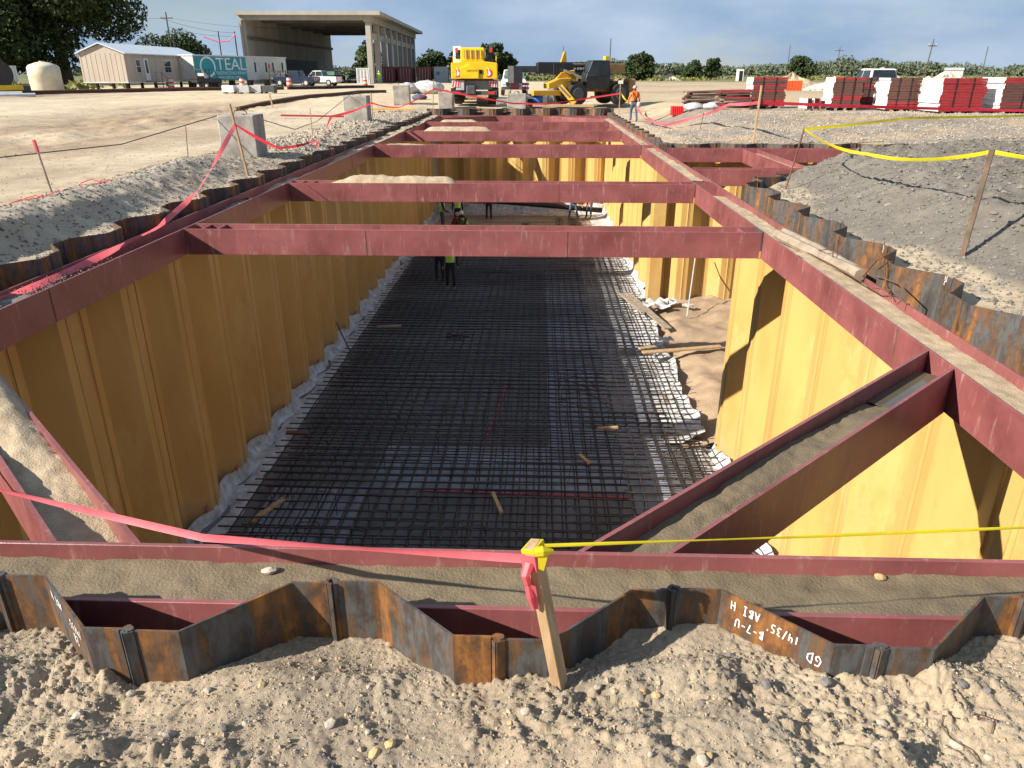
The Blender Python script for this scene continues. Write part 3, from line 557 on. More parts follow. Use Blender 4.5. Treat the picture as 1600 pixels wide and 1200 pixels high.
o = MB().tube([(-5.1, 19.3, rz_), (-5.55, 19.6, -4.3)], .02, 6).build('steel_rod', 'rebar'); tag(o, 'dark rod sticking up by the left wall', 'rod')
o = MB()
for k in range(14): a = random.random() * 6.28; o.tube([(-2.4 + random.uniform(-.15, .15), 21.0, rz_ + .02), (-2.4 + .3 * math.cos(a), 21 + .3 * math.sin(a), rz_ + random.uniform(.05, .25)), (-2.3 + .35 * math.cos(a + 1.2), 21 + .35 * math.sin(a + 1.2), rz_ + .03)], .012, 5)
tag(o.build('wire_bundle', 'rebar'), 'tangled bundle of dark tie wire on the mat', 'wire bundle')
o = MB()
for k in range(26): x0 = .2 + random.uniform(-.1, 1.0); y0 = 17.4 + random.uniform(-1.2, 1.4); o.tube([(x0, y0, rz_), (x0 + random.uniform(.2, .6), y0 - random.uniform(.1, .5), rz_ + random.uniform(.02, .2)), (x0 + random.uniform(.5, 1.2), y0 - random.uniform(.3, .9), rz_ + .01)], .007, 4)
tag(o.build('tie_wire', 'rebar'), 'loose dark tie wires scattered on the mat', 'wire', kind='stuff')
for i, (x, y, sx) in enumerate([(4.1, 24.6, .45), (4.55, 24.95, .35), (3.9, 21.0, .22), (5.2, 24.6, .18)]):
    b_ = MB(); n = 12
    for a in range(n):
        for k in range(n):
            u, v = a / (n - 1) - .5, k / (n - 1) - .5; b_.v.append((x + u * sx * 2, y + v * sx * 1.6, FZ + .55 + .2 * sx + .25 * sx * math.sin(9 * u + i) * math.cos(8 * v) - .5 * sx * (u * u + v * v)))
    b_.f = [(a * n + k, a * n + k + 1, (a + 1) * n + k + 1, (a + 1) * n + k) for a in range(n - 1) for k in range(n - 1)]; b_.m = [0] * len(b_.f)
    tag(b_.build('plastic_scrap', 'liner', smooth=True), ['large crumpled white plastic scrap below the branch wall', 'crumpled white plastic scrap behind the larger one', 'small white plastic scrap on the mat edge by the planks', 'tiny white scrap at the foot of the rod'][i], 'plastic')
# timber and bent bars in the right waler
for i, (a, b, r_) in enumerate([((3.62, 11.3, -.12), (3.92, 8.9, -.12), .075), ((3.80, 11.5, -.13), (3.97, 9.2, -.12), .065)]):
    b_ = MB(); p = [Vector(a).lerp(Vector(b), k / 8) + Vector((random.uniform(-.012, .012), 0, random.uniform(-.012, .012))) for k in range(9)]; b_.tube(p, [r_ * random.uniform(.86, 1.05) for _ in p], 9)
    tag(b_.build('timber', 'wood_grey', smooth=False), ['weathered split timber lying in the right waler, nearest the pit', 'weathered timber beside it against the outer flange'][i], 'timber')
b_ = MB()
for pts in [[(3.7, 10.2, -.14), (3.72, 9.3, -.10), (3.80, 8.3, -.12), (3.86, 7.95, -.05)], [(3.95, 8.9, -.14), (3.9, 8.5, .16), (3.93, 8.42, .2), (3.98, 8.35, -.1), (3.9, 8.0, -.16)], [(3.95, 8.6, -.05), (4.0, 8.1, -.02), (3.97, 7.8, -.05), (3.85, 7.75, -.15)], [(3.75, 9.9, -.05), (3.85, 9.7, .02), (3.8, 9.5, -.1)]]:
    b_.tube(pts, .008, 5)
tag(b_.build('bent_bars', 'rebar_rust'), 'rusty bent bars lying in the right waler beside the timbers', 'bent bar')
# stones
def stone_mesh(seed, mat):
    rnd = random.Random(seed); bm = bmesh.new(); bmesh.ops.create_icosphere(bm, subdivisions=2, radius=1)
    for v in bm.verts: v.co *= 1 + rnd.uniform(-.12, .12); v.co.z *= .7; v.co.x *= 1.15
    me = bpy.data.meshes.new('stone'); bm.to_mesh(me); bm.free(); me.materials.append(MATS[mat]); return me
SM = [stone_mesh(i, ['stone', 'stone_ochre', 'stone_dark', 'stone'][i % 4]) for i in range(8)]
rnd = random.Random(3)
for i in range(70):
    x = rnd.uniform(-2.4, 2.4); y = rnd.uniform(1.75, 2.36); r_ = rnd.choice([.008, .010, .013, .017, .022]); o = link(bpy.data.objects.new('stone', SM[i % 8]))
    o.location = (x, y, Hs(x, y) + r_ * .25); o.scale = (r_,) * 3; o.rotation_euler = (rnd.uniform(-.4, .4), rnd.uniform(-.4, .4), rnd.uniform(0, 6)); kd = ['pale', 'ochre', 'dark grey', 'pale'][(i % 8) % 4]; tag(o, 'small %s stone on the sandy bank before the rusty piles' % kd, 'stone', kd + ' stones on the near bank')
for x, y, r_, l, k in [(-1.36, 3.13, .032, 'pale angular rock on the soil of the front waler', 3), (1.78, 3.18, .022, 'dry pale clod on the right part of the front waler', 1), (-2.0, 2.83, .022, 'small stone on the front waler above the left chalked pile', 0), (-1.55, 2.87, .016, 'brown pebble on the front waler', 2)]:
    o = link(bpy.data.objects.new('stone', SM[k])); o.location = (x, y, -.25); o.scale = (r_ * 1.2, r_, r_ * .9); o.rotation_euler = (.3, .2, x * 7); tag(o, l, 'stone')
def gravel(name, label, pts, mat, rs):
    base = [(1, 0, 0), (-.8, .3, -.1), (.1, 1, 0), (0, -.9, .2), (.1, .1, .7), (0, 0, -.6)]; fb = [(0, 2, 4), (2, 1, 4), (1, 3, 4), (3, 0, 4), (2, 0, 5), (1, 2, 5), (3, 1, 5), (0, 3, 5)]
    n = len(pts); P = np.array(pts); r_ = np.random.uniform(rs[0], rs[1], n) * np.random.uniform(.5, 1, n); th = np.random.uniform(0, 6.28, n); B = np.array(base)
    J = B[None] * (1 + np.random.uniform(-.3, .3, (n, 6, 3))); X_ = J[..., 0] * np.cos(th)[:, None] - J[..., 1] * np.sin(th)[:, None]; Y_ = J[..., 0] * np.sin(th)[:, None] + J[..., 1] * np.cos(th)[:, None]
    V = np.stack([X_, Y_, J[..., 2]], -1) * r_[:, None, None] + P[:, None, :]; F_ = (np.array(fb)[None] + (np.arange(n) * 6)[:, None, None]).reshape(-1, 3)
    me = bpy.data.meshes.new(name); me.from_pydata(V.reshape(-1, 3).tolist(), [], F_.tolist()); me.materials.append(MATS[mat]); o = link(bpy.data.objects.new(name, me)); return tag(o, label, 'gravel', kind='stuff')
def scatter(n, x0, x1, y0, y1, f=None):
    x = np.random.uniform(x0, x1, n); y = np.random.uniform(y0, y1, n)
    if f is not None: k = f(x, y); x, y = x[k], y[k]
    return np.stack([x, y, H(x, y) + .001], -1)
outp = lambda x, y: y < 2.40 + pz(x - FX0) - .03
gravel('gravel', 'small gravel and grit over the near sandy bank', scatter(26000, -2.8, 2.8, 1.6, 2.7, outp), 'gravel', (.0018, .007))
gravel('gravel', 'dirt clods over the near sandy bank', scatter(2600, -2.8, 2.8, 1.6, 2.6, outp), 'soil', (.005, .018))
gravel('gravel', 'grey clods over the near sandy bank', scatter(900, -2.8, 2.8, 1.6, 2.6, lambda x, y: outp(x, y) & (fbm(x * 1.5, y * 1.5, 3, 78) > .05)), 'soil_grey', (.006, .022))
gravel('gravel', 'grey gravel along the left sheet piles', scatter(9000, -9.2, -6.2, 4, 26, lambda x, y: x < LX(y) - .05), 'soil_grey', (.012, .045))
gravel('gravel', 'pale rubble along the far left sheet piles', scatter(2500, -9, -6.2, 22, 45, lambda x, y: x < LX(y) - .05), 'gravel', (.03, .12))
gravel('gravel', 'stones and clods on the grey mound', scatter(22000, 4.6, 13, 5, 19, lambda x, y: x > RX(y) + .1), 'soil_grey', (.008, .04))
gravel('gravel', 'larger lumps on the grey mound', scatter(1800, 4.7, 13, 5, 19, lambda x, y: x > RX(y) + .2), 'soil_grey', (.03, .085))
gravel('gravel', 'clods on the slope below the board stacks', scatter(9000, 5., 24, 26.5, 38, lambda x, y: x > RX(y) + .1), 'gravel', (.02, .08))
gravel('gravel', 'gravel strewn over the left haul road', scatter(5000, -24, -9, 8, 45), 'gravel', (.01, .04))
gravel('gravel', 'gravel lying in the left waler', np.stack([np.random.uniform(-6.03, -5.68, 1500), np.random.normal(8.2, .8, 1500), -.30 + .12 * np.random.rand(1500)], -1), 'soil_grey', (.008, .02))
b_ = MB()
for pts in [[(1.66, 2.20), (1.60, 2.21), (1.575, 2.17), (1.585, 2.12), (1.62, 2.06), (1.635, 2.0)], [(1.74, 2.17), (1.715, 2.20), (1.73, 2.22), (1.755, 2.20), (1.76, 2.16), (1.73, 2.12)]]:
    b_.tube([(x, y, Hs(x, y) + .012) for x, y in pts], .0022, 5)
tag(b_.build('wire_scrap', 'rebar_rust', smooth=True), 'rusty curled wire scrap on the near bank at right', 'wire')
# ------------------------------------------------------------------ stakes and barrier tape
def stake(label, x, y, z0, top, wd=.045, mat='wood', cap=None, steel=False):
    t_ = thing('stake', label, 'stake', (x, y, z0)); tp = Vector(top) - Vector((x, y, z0)); dn = -tp.normalized() * .15
    if steel: MB().tube([dn, tp], wd / 2, 6).build('post', mat, t_)
    else: MB().bar(dn, tp, wd, wd * .55).build('post', mat, t_, bevel=.003)
    if cap: c_ = tp * .93; MB().bar(c_ - tp.normalized() * cap[1] / 2, c_ + tp.normalized() * cap[1] / 2, wd * 1.3, wd * .9).build('flagging', cap[0], t_)
    return t_
fz0 = -.14; t_ = stake('wooden stake in the foreground with pink and yellow tape tied on top', .11, 2.36, fz0, (0., 2.40, .455), .078)
# knots on the foreground stake
b_ = MB().bar((-.098, .035, .50), (-.108, .04, .565), .09, .06); b_.tube([(-.12, .0, .53), (-.135, -.03, .50), (-.125, -.02, .45), (-.115, -.03, .40), (-.10, -.03, .34)], [.022, .018, .014, .016, .008], 7); b_.add([(-.125, -.03, .46), (-.095, -.03, .45), (-.078, -.03, .34), (-.108, -.035, .345)], [(0, 1, 2, 3)])
b_.build('pink_knot', 'pink_tape', t_)
b_ = MB().bar((-.106, .038, .575), (-.110, .04, .592), .086, .056); b_.tube([(-.10, .0, .585), (-.07, 0, .59), (-.03, .01, .585)], [.02, .022, .008], 7); b_.add([(-.09, -.01, .58), (-.05, -.01, .58), (-.065, -.015, .51), (-.085, -.015, .52)], [(0, 1, 2, 3)])
b_.build('yellow_knot', 'yellow_tape', t_)
def tape(label, pts, mat, wd=.07, sag=0., twist=.6, cat='barrier tape', marks=None):
    pts = [Vector(p) for p in pts]; fine = []
    for a, b in zip(pts[:-1], pts[1:]):
        n = 14
        for k in range(n): u = k / n; p = a.lerp(b, u); p.z -= sag * 4 * u * (1 - u) * (b - a).length; fine.append(p)
    fine.append(pts[-1]); vs = []; ph = random.random() * 6
    for i, p in enumerate(fine):
        d = (fine[min(i + 1, len(fine) - 1)] - fine[max(0, i - 1)]).normalized(); s_ = d.cross(Vector((0, 0, 1))).normalized(); u = s_.cross(d)
        an = twist * math.sin(i * .35 + ph); ax = (u * math.cos(an) + s_ * math.sin(an)) * wd / 2; vs += [p - ax, p + s_ * .004, p + ax]
    b_ = MB(); b_.add(vs, [f for i in range(len(fine) - 1) for f in ((i * 3, i * 3 + 1, i * 3 + 4, i * 3 + 3), (i * 3 + 1, i * 3 + 2, i * 3 + 5, i * 3 + 4))])
    return tag(b_.build('barrier_tape', mat, smooth=True), label, cat)
tape('pink tape running from the foreground stake to the left edge', [(-.02, 2.40, .385), (-1.5, 2.80, .175), (-3.6, 3.7, -.02), (-6.5, 5.5, .2)], 'pink_tape', .036, .002, .5)
tape('yellow tape running from the foreground stake to the right edge', [(.0, 2.40, .445), (1.1, 2.55, .41), (2.4, 2.7, .40), (4.6, 2.9, .5)], 'yellow_tape', .014, .0, .5)
for n, x, y, tp, lb, wd, mt, cap, stl in [
    (0, -9.1, 13.95, (-9.2, 13.95, .95), 'brown stake with a pink flag by the left haul road', .04, 'wood_grey', ('pink_tape', .22), 0),
    (1, -9.17, 20.0, (-9.1, 20, .85), 'thin rusty rod with a pink ribbon left of the concrete block', .02, 'rebar_rust', ('pink_tape', .06), 1),
    (2, -6.65, 17.4, (-6.85, 17.4, 1.48), 'tall wooden stake before the nearest concrete block', .07, 'wood', None, 0),
    (3, -7.7, 26.5, (-7.7, 26.5, 1.0), 'thin stake between the two nearest concrete blocks', .04, 'wood', None, 0),
    (4, -6.95, 33., (-6.95, 33., 1.35), 'wooden stake beside the far left end of the piles', .06, 'wood_grey', None, 0),
    (5, -6.2, 46.6, (-6.1, 46.6, 1.75), 'wooden stake left of the crane with pink tape', .07, 'wood_grey', None, 0),
    (6, 7.5, 27.3, (7.55, 27.3, 1.72), 'tall wooden stake on the bench beyond the side branch', .09, 'wood', None, 0),
    (7, 5.05, 15.6, (5.25, 15.6, 1.12), 'rusty rod by the side branch corner holding yellow tape', .035, 'rebar_rust', None, 1),
    (8, 5.35, 9.4, (5.52, 9.6, 1.27), 'dark wooden stake standing in the grey mound', .06, 'wood_dark', None, 0),
    (9, 4.75, 46.4, (4.75, 46.4, 1.55), 'wooden stake with a small pale sign beside the telehandler', .07, 'wood', None, 0),
    (10, 7.0, 34.0, (7.1, 34., .55), 'thin steel rod carrying pink tape on the berm', .025, 'rebar', None, 1)]:
    stake(lb, x, y, Hs(x, y), tp, wd, mt, cap, stl)
MB().box(4.62, 4.90, 46.36, 46.40, 1.52, 1.70).build('sign_plate', 'white_dirty', [o for o in C.objects if o.get('label', '').startswith('wooden stake with a small pale')][0]).matrix_parent_inverse = Matrix.Translation((-4.75, -46.4, -Hs(4.75, 46.4)))
tape('pink tape drooping from the tall left stake onto the left waler', [(-6.78, 17.4, 1.05), (-6.25, 13.8, .1), (-5.95, 11.5, -.12), (-5.9, 8.5, -.2), (-5.95, 5.5, -.15)], 'pink_tape', .09, .004, .9)
tape('pink tape hanging between the tall left stake and the sheet piles', [(-6.78, 17.4, 1.05), (-6.6, 19.6, .35), (-6.45, 22.5, .30)], 'red_tape', .07, .015)
tape('red tape running past the second concrete block', [(-6.5, 22.5, .1), (-7.0, 26.5, .75), (-6.95, 33., .95)], 'red_tape', .08, .01)
tape('red tape reaching the stake left of the crane', [(-6.95, 33., .95), (-7.0, 40, .5), (-6.15, 46.6, 1.2)], 'red_tape', .07, .01)
tape('red tape sagging across in front of the crane and telehandler', [(-6.12, 46.6, 1.25), (-1.5, 46.5, .45), (.5, 46.5, .42), (4.75, 46.4, 1.0)], 'red_tape', .09, .004)
tape('pink tape looping beside the worker above the right piles', [(5.15, 41.9, .5), (5.35, 39.5, .0), (5.9, 36.5, -.12), (7.1, 34., .45), (7.3, 30.5, 1.0), (7.54, 27.3, 1.18)], 'pink_tape', .12, .005)
tape('red tape stretched before the board stacks', [(7.54, 27.3, 1.18), (13, 28.2, .98), (20, 29.5, .80), (27, 31., .7)], 'red_tape', .10, .001, .25)
tape('yellow tape from the rod to the stake in the mound', [(5.25, 15.6, 1.1), (5.3, 12.6, .92), (5.52, 9.6, 1.24)], 'yellow_tape', .05, .03, .5)
tape('yellow tape leaving the mound stake to the right', [(5.52, 9.6, 1.24), (6.3, 9.0, 1.14), (7.5, 8.2, 1.1)], 'yellow_tape', .05, .01, .4)
tape('yellow tape stretched along the foot of the slope', [(5.25, 15.6, 1.1), (9.5, 20.5, 1.05), (18, 25., .98)], 'yellow_tape', .06, .002, .3)
tape('yellow tape from the sign stake to the worker', [(4.75, 46.4, 1.15), (4.85, 44.5, .75), (5.05, 42.4, .55)], 'yellow_tape', .08, .02)
b_ = MB()
for k in range(26): a = random.random() * 6; q = (-8.5 + random.uniform(-.5, .7), 13.2 + random.uniform(-.6, .4)); b_.tube([(q[0], q[1], Hs(*q) + .02), (q[0] + .2 * math.cos(a), q[1] + .2 * math.sin(a), Hs(*q) + .07), (q[0] + .35 * math.cos(a + .5), q[1] + .35 * math.sin(a + .5), Hs(*q) + .02)], .01, 4)
tag(b_.build('tape_heap', 'pink_tape'), 'tangled heap of pink tape at the foot of the flagged stake', 'barrier tape')
o = MB().tube([(-17, 12.0, .40), (-12, 15.5, .42), (-9.9, 18.2, .55), (-8.35, 20.5, 1.1)], .012, 5).build('cable', 'black_paint'); tag(o, 'black cable stretched over the haul road to the nearest block', 'cable')
o = MB().tube([(-7.8, 20.6, 1.12), (-7.5, 24, .5), (-8.2, 29, .45), (-8.3, 34.8, 1.2)], .012, 5).build('cable', 'black_paint'); tag(o, 'black cable slung between the two nearest blocks', 'cable')
# ------------------------------------------------------------------ concrete blocks
def block(label, x, y, s_, rz=0., h=None):
    h = h or s_; t_ = thing('concrete_block', label, 'concrete block', (x, y, Hs(x, y) - .03), rz, 'concrete blocks round the pit')
    boxp('block', 'concrete', t_, -s_ / 2, s_ / 2, -s_ / 2, s_ / 2, 0, h, bevel=.025)
    MB().tube([(-.18, 0, h), (-.14, 0, h + .09), (0, 0, h + .12), (.14, 0, h + .09), (.18, 0, h)], .014, 6).build('lifting_loop', 'rebar', t_)
block('large concrete block nearest the camera, left of the pit', -7.95, 20.85, .95, .06, 1.1); block('concrete block second from the camera, left of the pit', -8.1, 35.3, 1.05, .05, 1.1)
block('scarred concrete block left of the far stakes', -8.45, 49.2, 1.0, .08, 1.15); block('concrete block just left of the crane', -5.5, 47.6, .95, .1, .95); block('concrete block in front of the white pickup', -1.25, 47.3, 1.1, .0, .9)
# ------------------------------------------------------------------ people
def person(label, loc, rz, J, cols, hat='hat_white', vest=None, sc=1.):
    t_ = thing('person', label, 'person', loc, rz)
    t_.scale = (sc,) * 3
    ed = [('pelvis', 'waist'), ('waist', 'chest'), ('chest', 'neck'), ('neck', 'head'), ('head', 'crown')]
    for s_ in 'lr': ed += [('chest', 'sh' + s_), ('sh' + s_, 'el' + s_), ('el' + s_, 'wr' + s_), ('wr' + s_, 'ha' + s_), ('pelvis', 'hip' + s_), ('hip' + s_, 'kn' + s_), ('kn' + s_, 'an' + s_), ('an' + s_, 'toe' + s_)]
    P = {'pelvis': (0, 0, .95), 'waist': (0, 0, 1.1), 'chest': (0, 0, 1.34), 'neck': (0, .0, 1.5), 'head': (0, .015, 1.6), 'crown': (0, .015, 1.72)}
    for s_, k in (('l', -1), ('r', 1)):
        P.update({'sh' + s_: (.19 * k, 0, 1.41), 'el' + s_: (.25 * k, -.02, 1.13), 'wr' + s_: (.27 * k, .06, .90), 'ha' + s_: (.27 * k, .08, .83), 'hip' + s_: (.10 * k, 0, .90), 'kn' + s_: (.12 * k, .03, .50), 'an' + s_: (.13 * k, 0, .09), 'toe' + s_: (.14 * k, .17, .045)})
    P.update(J); names = list(P); rad = {'pelvis': .155, 'waist': .14, 'chest': .165, 'neck': .06, 'head': .088, 'crown': .07, 'sh': .075, 'el': .05, 'wr': .036, 'ha': .03, 'hip': .10, 'kn': .068, 'an': .055, 'toe': .045}
    me = bpy.data.meshes.new('body'); me.from_pydata([P[n] for n in names], [(names.index(a), names.index(b)) for a, b in ed], []); o = link(bpy.data.objects.new('body', me))
    md = o.modifiers.new('s', 'SKIN'); md.use_smooth_shade = True
    for i, n in enumerate(names):
        r_ = rad.get(n, rad.get(n[:-1])); sv = me.skin_vertices[0].data[i]; sv.radius = (r_, r_ * (.72 if n in ('pelvis', 'waist', 'chest') else 1)); sv.use_root = n == 'pelvis'
    o.modifiers.new('d', 'SUBSURF').levels = 1
    dg = bpy.context.evaluated_depsgraph_get(); m2 = bpy.data.meshes.new_from_object(o.evaluated_get(dg)); bpy.data.objects.remove(o); m2.name = 'body'
    m2.materials.clear()
    for c_ in cols: m2.materials.append(MATS[c_])           # shirt, trousers, skin, boots
    V = {n: Vector(p) for n, p in P.items()}
    def near(p):
        best, bd = 0, 9
        for a, b in ed:
            A, B = V[a], V[b]; u = max(0, min(1, (p - A).dot(B - A) / max(1e-6, (B - A).length_squared))); d = (p - A.lerp(B, u)).length / (rad.get(a, rad.get(a[:-1])) + .02)
            if d < bd:
                bd = d; k = b[:-1] if b[-1] in 'lr' else b
                best = {'hip': 1, 'kn': 1, 'an': 1, 'toe': 3, 'ha': 2, 'neck': 0, 'head': 2, 'crown': 2}.get(k, 0)
        return best
    for f in m2.polygons: f.material_index = near(f.center); f.use_smooth = True
    bo = link(bpy.data.objects.new('body', m2)); bo.parent = t_
    for s_ in 'lr':                                         # fingers and thumb
        hp = V['ha' + s_]; dr = (V['ha' + s_] - V['wr' + s_]).normalized(); sd = dr.cross(Vector((0, 0, 1)) if abs(dr.z) < .9 else Vector((1, 0, 0))).normalized(); b_ = MB(); cu = sd.cross(dr)
        for i, ln in enumerate((.065, .075, .07, .055)):
            q = hp + sd * ((i - 1.5) * .018); b_.tube([q - dr * .02, q + dr * ln * .55, q + dr * ln * .9 + cu * .025], [.0095, .0085, .006], 5)
        q = hp - dr * .035 + sd * .03; b_.tube([q, q + sd * .03 + dr * .02, q + sd * .035 + dr * .05], [.011, .009, .007], 5)
        b_.build('hand', cols[2], t_, smooth=True)
    hd = V['head'].lerp(V['crown'], .55); b_ = MB()
    rings = [(.128, -.0), (.125, .05), (.10, .105), (.06, .135), (.01, .145)]; vs = [(hd.x + r_ * math.cos(a) * .9, hd.y + r_ * math.sin(a), hd.z + z) for r_, z in rings for a in [2 * math.pi * k / 14 for k in range(14)]]
    b_.add(vs, [(i * 14 + k, i * 14 + (k + 1) % 14, (i + 1) * 14 + (k + 1) % 14, (i + 1) * 14 + k) for i in range(4) for k in range(14)]); b_.cyl((hd.x, hd.y + .03, hd.z - .004), .145, .012, 'z', 14)
    b_.build('hard_hat', hat, t_, smooth=True)
    for sx in (-1, 1): MB().cyl((hd.x + sx * .03, hd.y + .083, hd.z - .055), .011, .012, 'y', 8).build('eye', 'cloth_dark', t_)
    MB().tube([(hd.x, hd.y + .085, hd.z - .06), (hd.x, hd.y + .115, hd.z - .09), (hd.x, hd.y + .085, hd.z - .095)], [.008, .014, .008], 6).build('nose', cols[2], t_)
    if vest:
        c0, c1 = V['waist'], V['chest']; b_ = MB(); rows = [(c0 + Vector((0, 0, -.06)), .185, .142), (c0.lerp(c1, .5), .195, .15), (c1, .215, .158), (c1 + Vector((0, 0, .09)), .185, .125), (c1 + Vector((0, -.0, .135)), .10, .085)]
        vs = [(c_.x + a_ * math.cos(q), c_.y + b2 * math.sin(q), c_.z) for c_, a_, b2 in rows for q in [2 * math.pi * k / 16 for k in range(16)]]
        fs = [(i * 16 + k, i * 16 + (k + 1) % 16, (i + 1) * 16 + (k + 1) % 16, (i + 1) * 16 + k) for i in range(4) for k in range(16)]
        b_.add(vs, fs, 0); b_.m = [1 if (j // 16 == 1 and 0) or (j % 16 in (2, 5, 10, 13)) else 0 for j in range(len(fs))]; b_.build('safety_vest', [vest, 'white_paint'], t_, smooth=True)
    return t_
WALK = {'knl': (-.12, .16, .52), 'anl': (-.13, .10, .12), 'toel': (-.14, .27, .08), 'knr': (.12, -.02, .5), 'anr': (.13, -.16, .10), 'toer': (.14, 0, .045)}
BEND = {'pelvis': (0, -.12, .90), 'waist': (0, -.02, 1.02), 'chest': (0, .20, 1.16), 'neck': (0, .34, 1.24), 'head': (0, .42, 1.29), 'crown': (0, .48, 1.38), 'shl': (-.19, .26, 1.18), 'shr': (.19, .26, 1.18), 'ell': (-.22, .36, .93), 'elr': (.22, .36, .93), 'wrl': (-.16, .50, .75), 'wrr': (.16, .50, .75), 'hal': (-.14, .54, .69), 'har': (.14, .54, .69), 'hipl': (-.1, -.1, .86), 'hipr': (.1, -.1, .86)}
SQ = {'pelvis': (0, -.1, .42), 'waist': (0, -.02, .55), 'chest': (0, .14, .76), 'neck': (0, .22, .91), 'head': (0, .27, 1.0), 'crown': (0, .29, 1.12), 'shl': (-.19, .17, .82), 'shr': (.19, .17, .82), 'ell': (-.25, .34, .60), 'elr': (.25, .34, .60), 'wrl': (-.12, .50, .50), 'wrr': (.12, .50, .50), 'hal': (-.08, .56, .47), 'har': (.08, .56, .47), 'hipl': (-.1, -.08, .38), 'hipr': (.1, -.08, .38), 'knl': (-.2, .32, .44), 'knr': (.2, .32, .44), 'anl': (-.18, .05, .09), 'anr': (.18, .05, .09), 'toel': (-.19, .24, .045), 'toer': (.19, .24, .045)}
HOLD = {'ell': (-.30, .02, 1.14), 'wrl': (-.24, .22, 1.0), 'hal': (-.22, .29, .98), 'elr': (.28, .05, 1.14), 'wrr': (.2, .28, 1.03), 'har': (.16, .34, 1.02)}
pw = person('worker in an orange shirt and harness above the right piles, seen from behind', (5.05, 41.7, Hs(5.05, 41.7)), R(8), {**WALK, 'ell': (-.30, .02, 1.14), 'wrl': (-.30, .1, .92), 'hal': (-.29, .14, .86), 'head': (-.01, .03, 1.6), 'crown': (-.01, .035, 1.71)}, ['orange', 'denim', 'skin', 'boot'], 'hat_mix')
b_ = MB()
for s_ in (-1, 1): b_.tube([(.02 * s_, -.145, 1.05), (.11 * s_, -.145, 1.3), (.13 * s_, -.08, 1.47), (.12 * s_, .1, 1.42)], .022, 6)
b_.tube([(.17 * math.cos(a), .135 * math.sin(a), 1.02) for a in [k * .524 for k in range(13)]], .028, 6); b_.build('harness', 'cloth_dark', pw, smooth=True)
b_ = MB().tube([(.21, -.10, .72), (.21, -.10, .80), (.21, -.10, .95), (.21, -.10, 1.0)], [.09, .115, .115, .09], 10); b_.build('tool_pouch', 'light_grey', pw, smooth=True)
person('worker in a green vest walking on the rebar mat', (-3.1, 26.4, -5.235), R(185), WALK, ['cloth_dark', 'cloth_dark', 'skin', 'boot'], 'hat_white', 'hivis')
person('worker in dark clothes just behind the one on the rebar mat', (-3.65, 27.6, -5.235), R(170), {}, ['maroon_shirt', 'cloth_dark', 'skin', 'cloth_dark'], 'hat_white')
person('worker in a green vest at the far left, standing by the liner', (-5.0, 39.6, FZ + .01), R(-70), HOLD, ['cloth_dark', 'denim', 'skin', 'boot'], 'hat_white', 'hivis', 1.05)
person('worker in a green vest seen from behind at the far left', (-4.3, 40.8, FZ + .01), R(5), {}, ['cloth_dark', 'cloth_dark', 'skin', 'cloth_dark'], 'hat_white', 'hivis', 1.05)
person('worker in a green vest squatting on the far slab', (-3.75, 39.1, FZ + .01), R(150), SQ, ['cloth_dark', 'cloth_dark', 'skin', 'boot'], 'hat_white', 'hivis', 1.05)
person('worker in brown squatting beside the one in the vest', (-4.35, 38.6, FZ + .01), R(-60), SQ, ['maroon_shirt', 'maroon_shirt', 'skin', 'boot'], 'hat_mix')
person('worker in dark brown standing before the far pipe', (-2.75, 43.3, FZ + .01), R(10), {}, ['maroon_shirt', 'cloth_dark', 'skin', 'boot'], 'hat_white')
person('worker in an orange shirt with legs apart at the far right', (2.1, 43.6, FZ + .01), R(190), {**HOLD, 'knl': (-.2, .03, .5), 'anl': (-.28, 0, .09), 'toel': (-.3, .16, .045), 'knr': (.16, .03, .5), 'anr': (.2, 0, .09), 'toer': (.22, .17, .045)}, ['orange', 'denim', 'skin', 'boot'], 'hat_white', None, 1.05)
person('worker in an orange shirt nearest the far right wall', (3.05, 43.9, FZ + .01), R(150), BEND, ['orange', 'denim', 'skin', 'boot'], 'hat_white', None, 1.05)
person('worker in a yellow jacket by the red containers', (-25.5, 128., .45), R(180), {}, ['hivis', 'hivis', 'skin', 'boot'], 'hat_white', None, 1.05)
# far slab things
o = MB().tube([(-5.6, 44.3, -4.7), (-3.7, 44.3, -4.78), (-1.4, 44.3, -4.92), (1.2, 44.3, -5.12), (3.85, 44.3, -5.35)], .15, 14).build('black_pipe', 'black_paint', smooth=True); tag(o, 'long black pipe slanting along the foot of the far wall', 'pipe')
for i, (x, y, n) in enumerate([(-.85, 39.6, 7), (1.05, 41.3, 5), (1.75, 41.6, 9), (2.35, 41.4, 5)]):
    b_ = MB()
    for k in range(n): b_.tube([(x + k * .055, y + random.uniform(-.1, .1), FZ), (x + k * .055 + .03, y, FZ + .45), (x + k * .055 + .06, y, FZ + .5), (x + k * .055 + .15, y, FZ + .5), (x + k * .055 + .2, y + .05, FZ)], .012, 5)
    tag(b_.build('stirrup_bundle', 'rebar'), ['dense bundle of dark stirrups standing at the middle of the far slab', 'loose pair of stirrups left of the round bundle', 'round bundle of stirrups near the far right', 'rightmost stirrups on the far slab'][i], 'stirrup bundle')
for i, (a, b) in enumerate([((-4, 40.3), (2.4, 40.0)), ((-3, 42.4), (3, 42.7)), ((-1.5, 38.3), (3.2, 38.1))]):
    plank(['long brown board on the far slab, middle one', 'long brown board on the far slab, farthest one', 'long brown board on the far slab, nearest one'][i], (*a, FZ + .03), (*b, FZ + .03), .22, .05, 'wood_grey')
tag(MB().box(-6, 3.9, 34.3, 45.2, FZ - .1, FZ + .006).build('sand_blinding', 'branch_sand'), kind='structure')
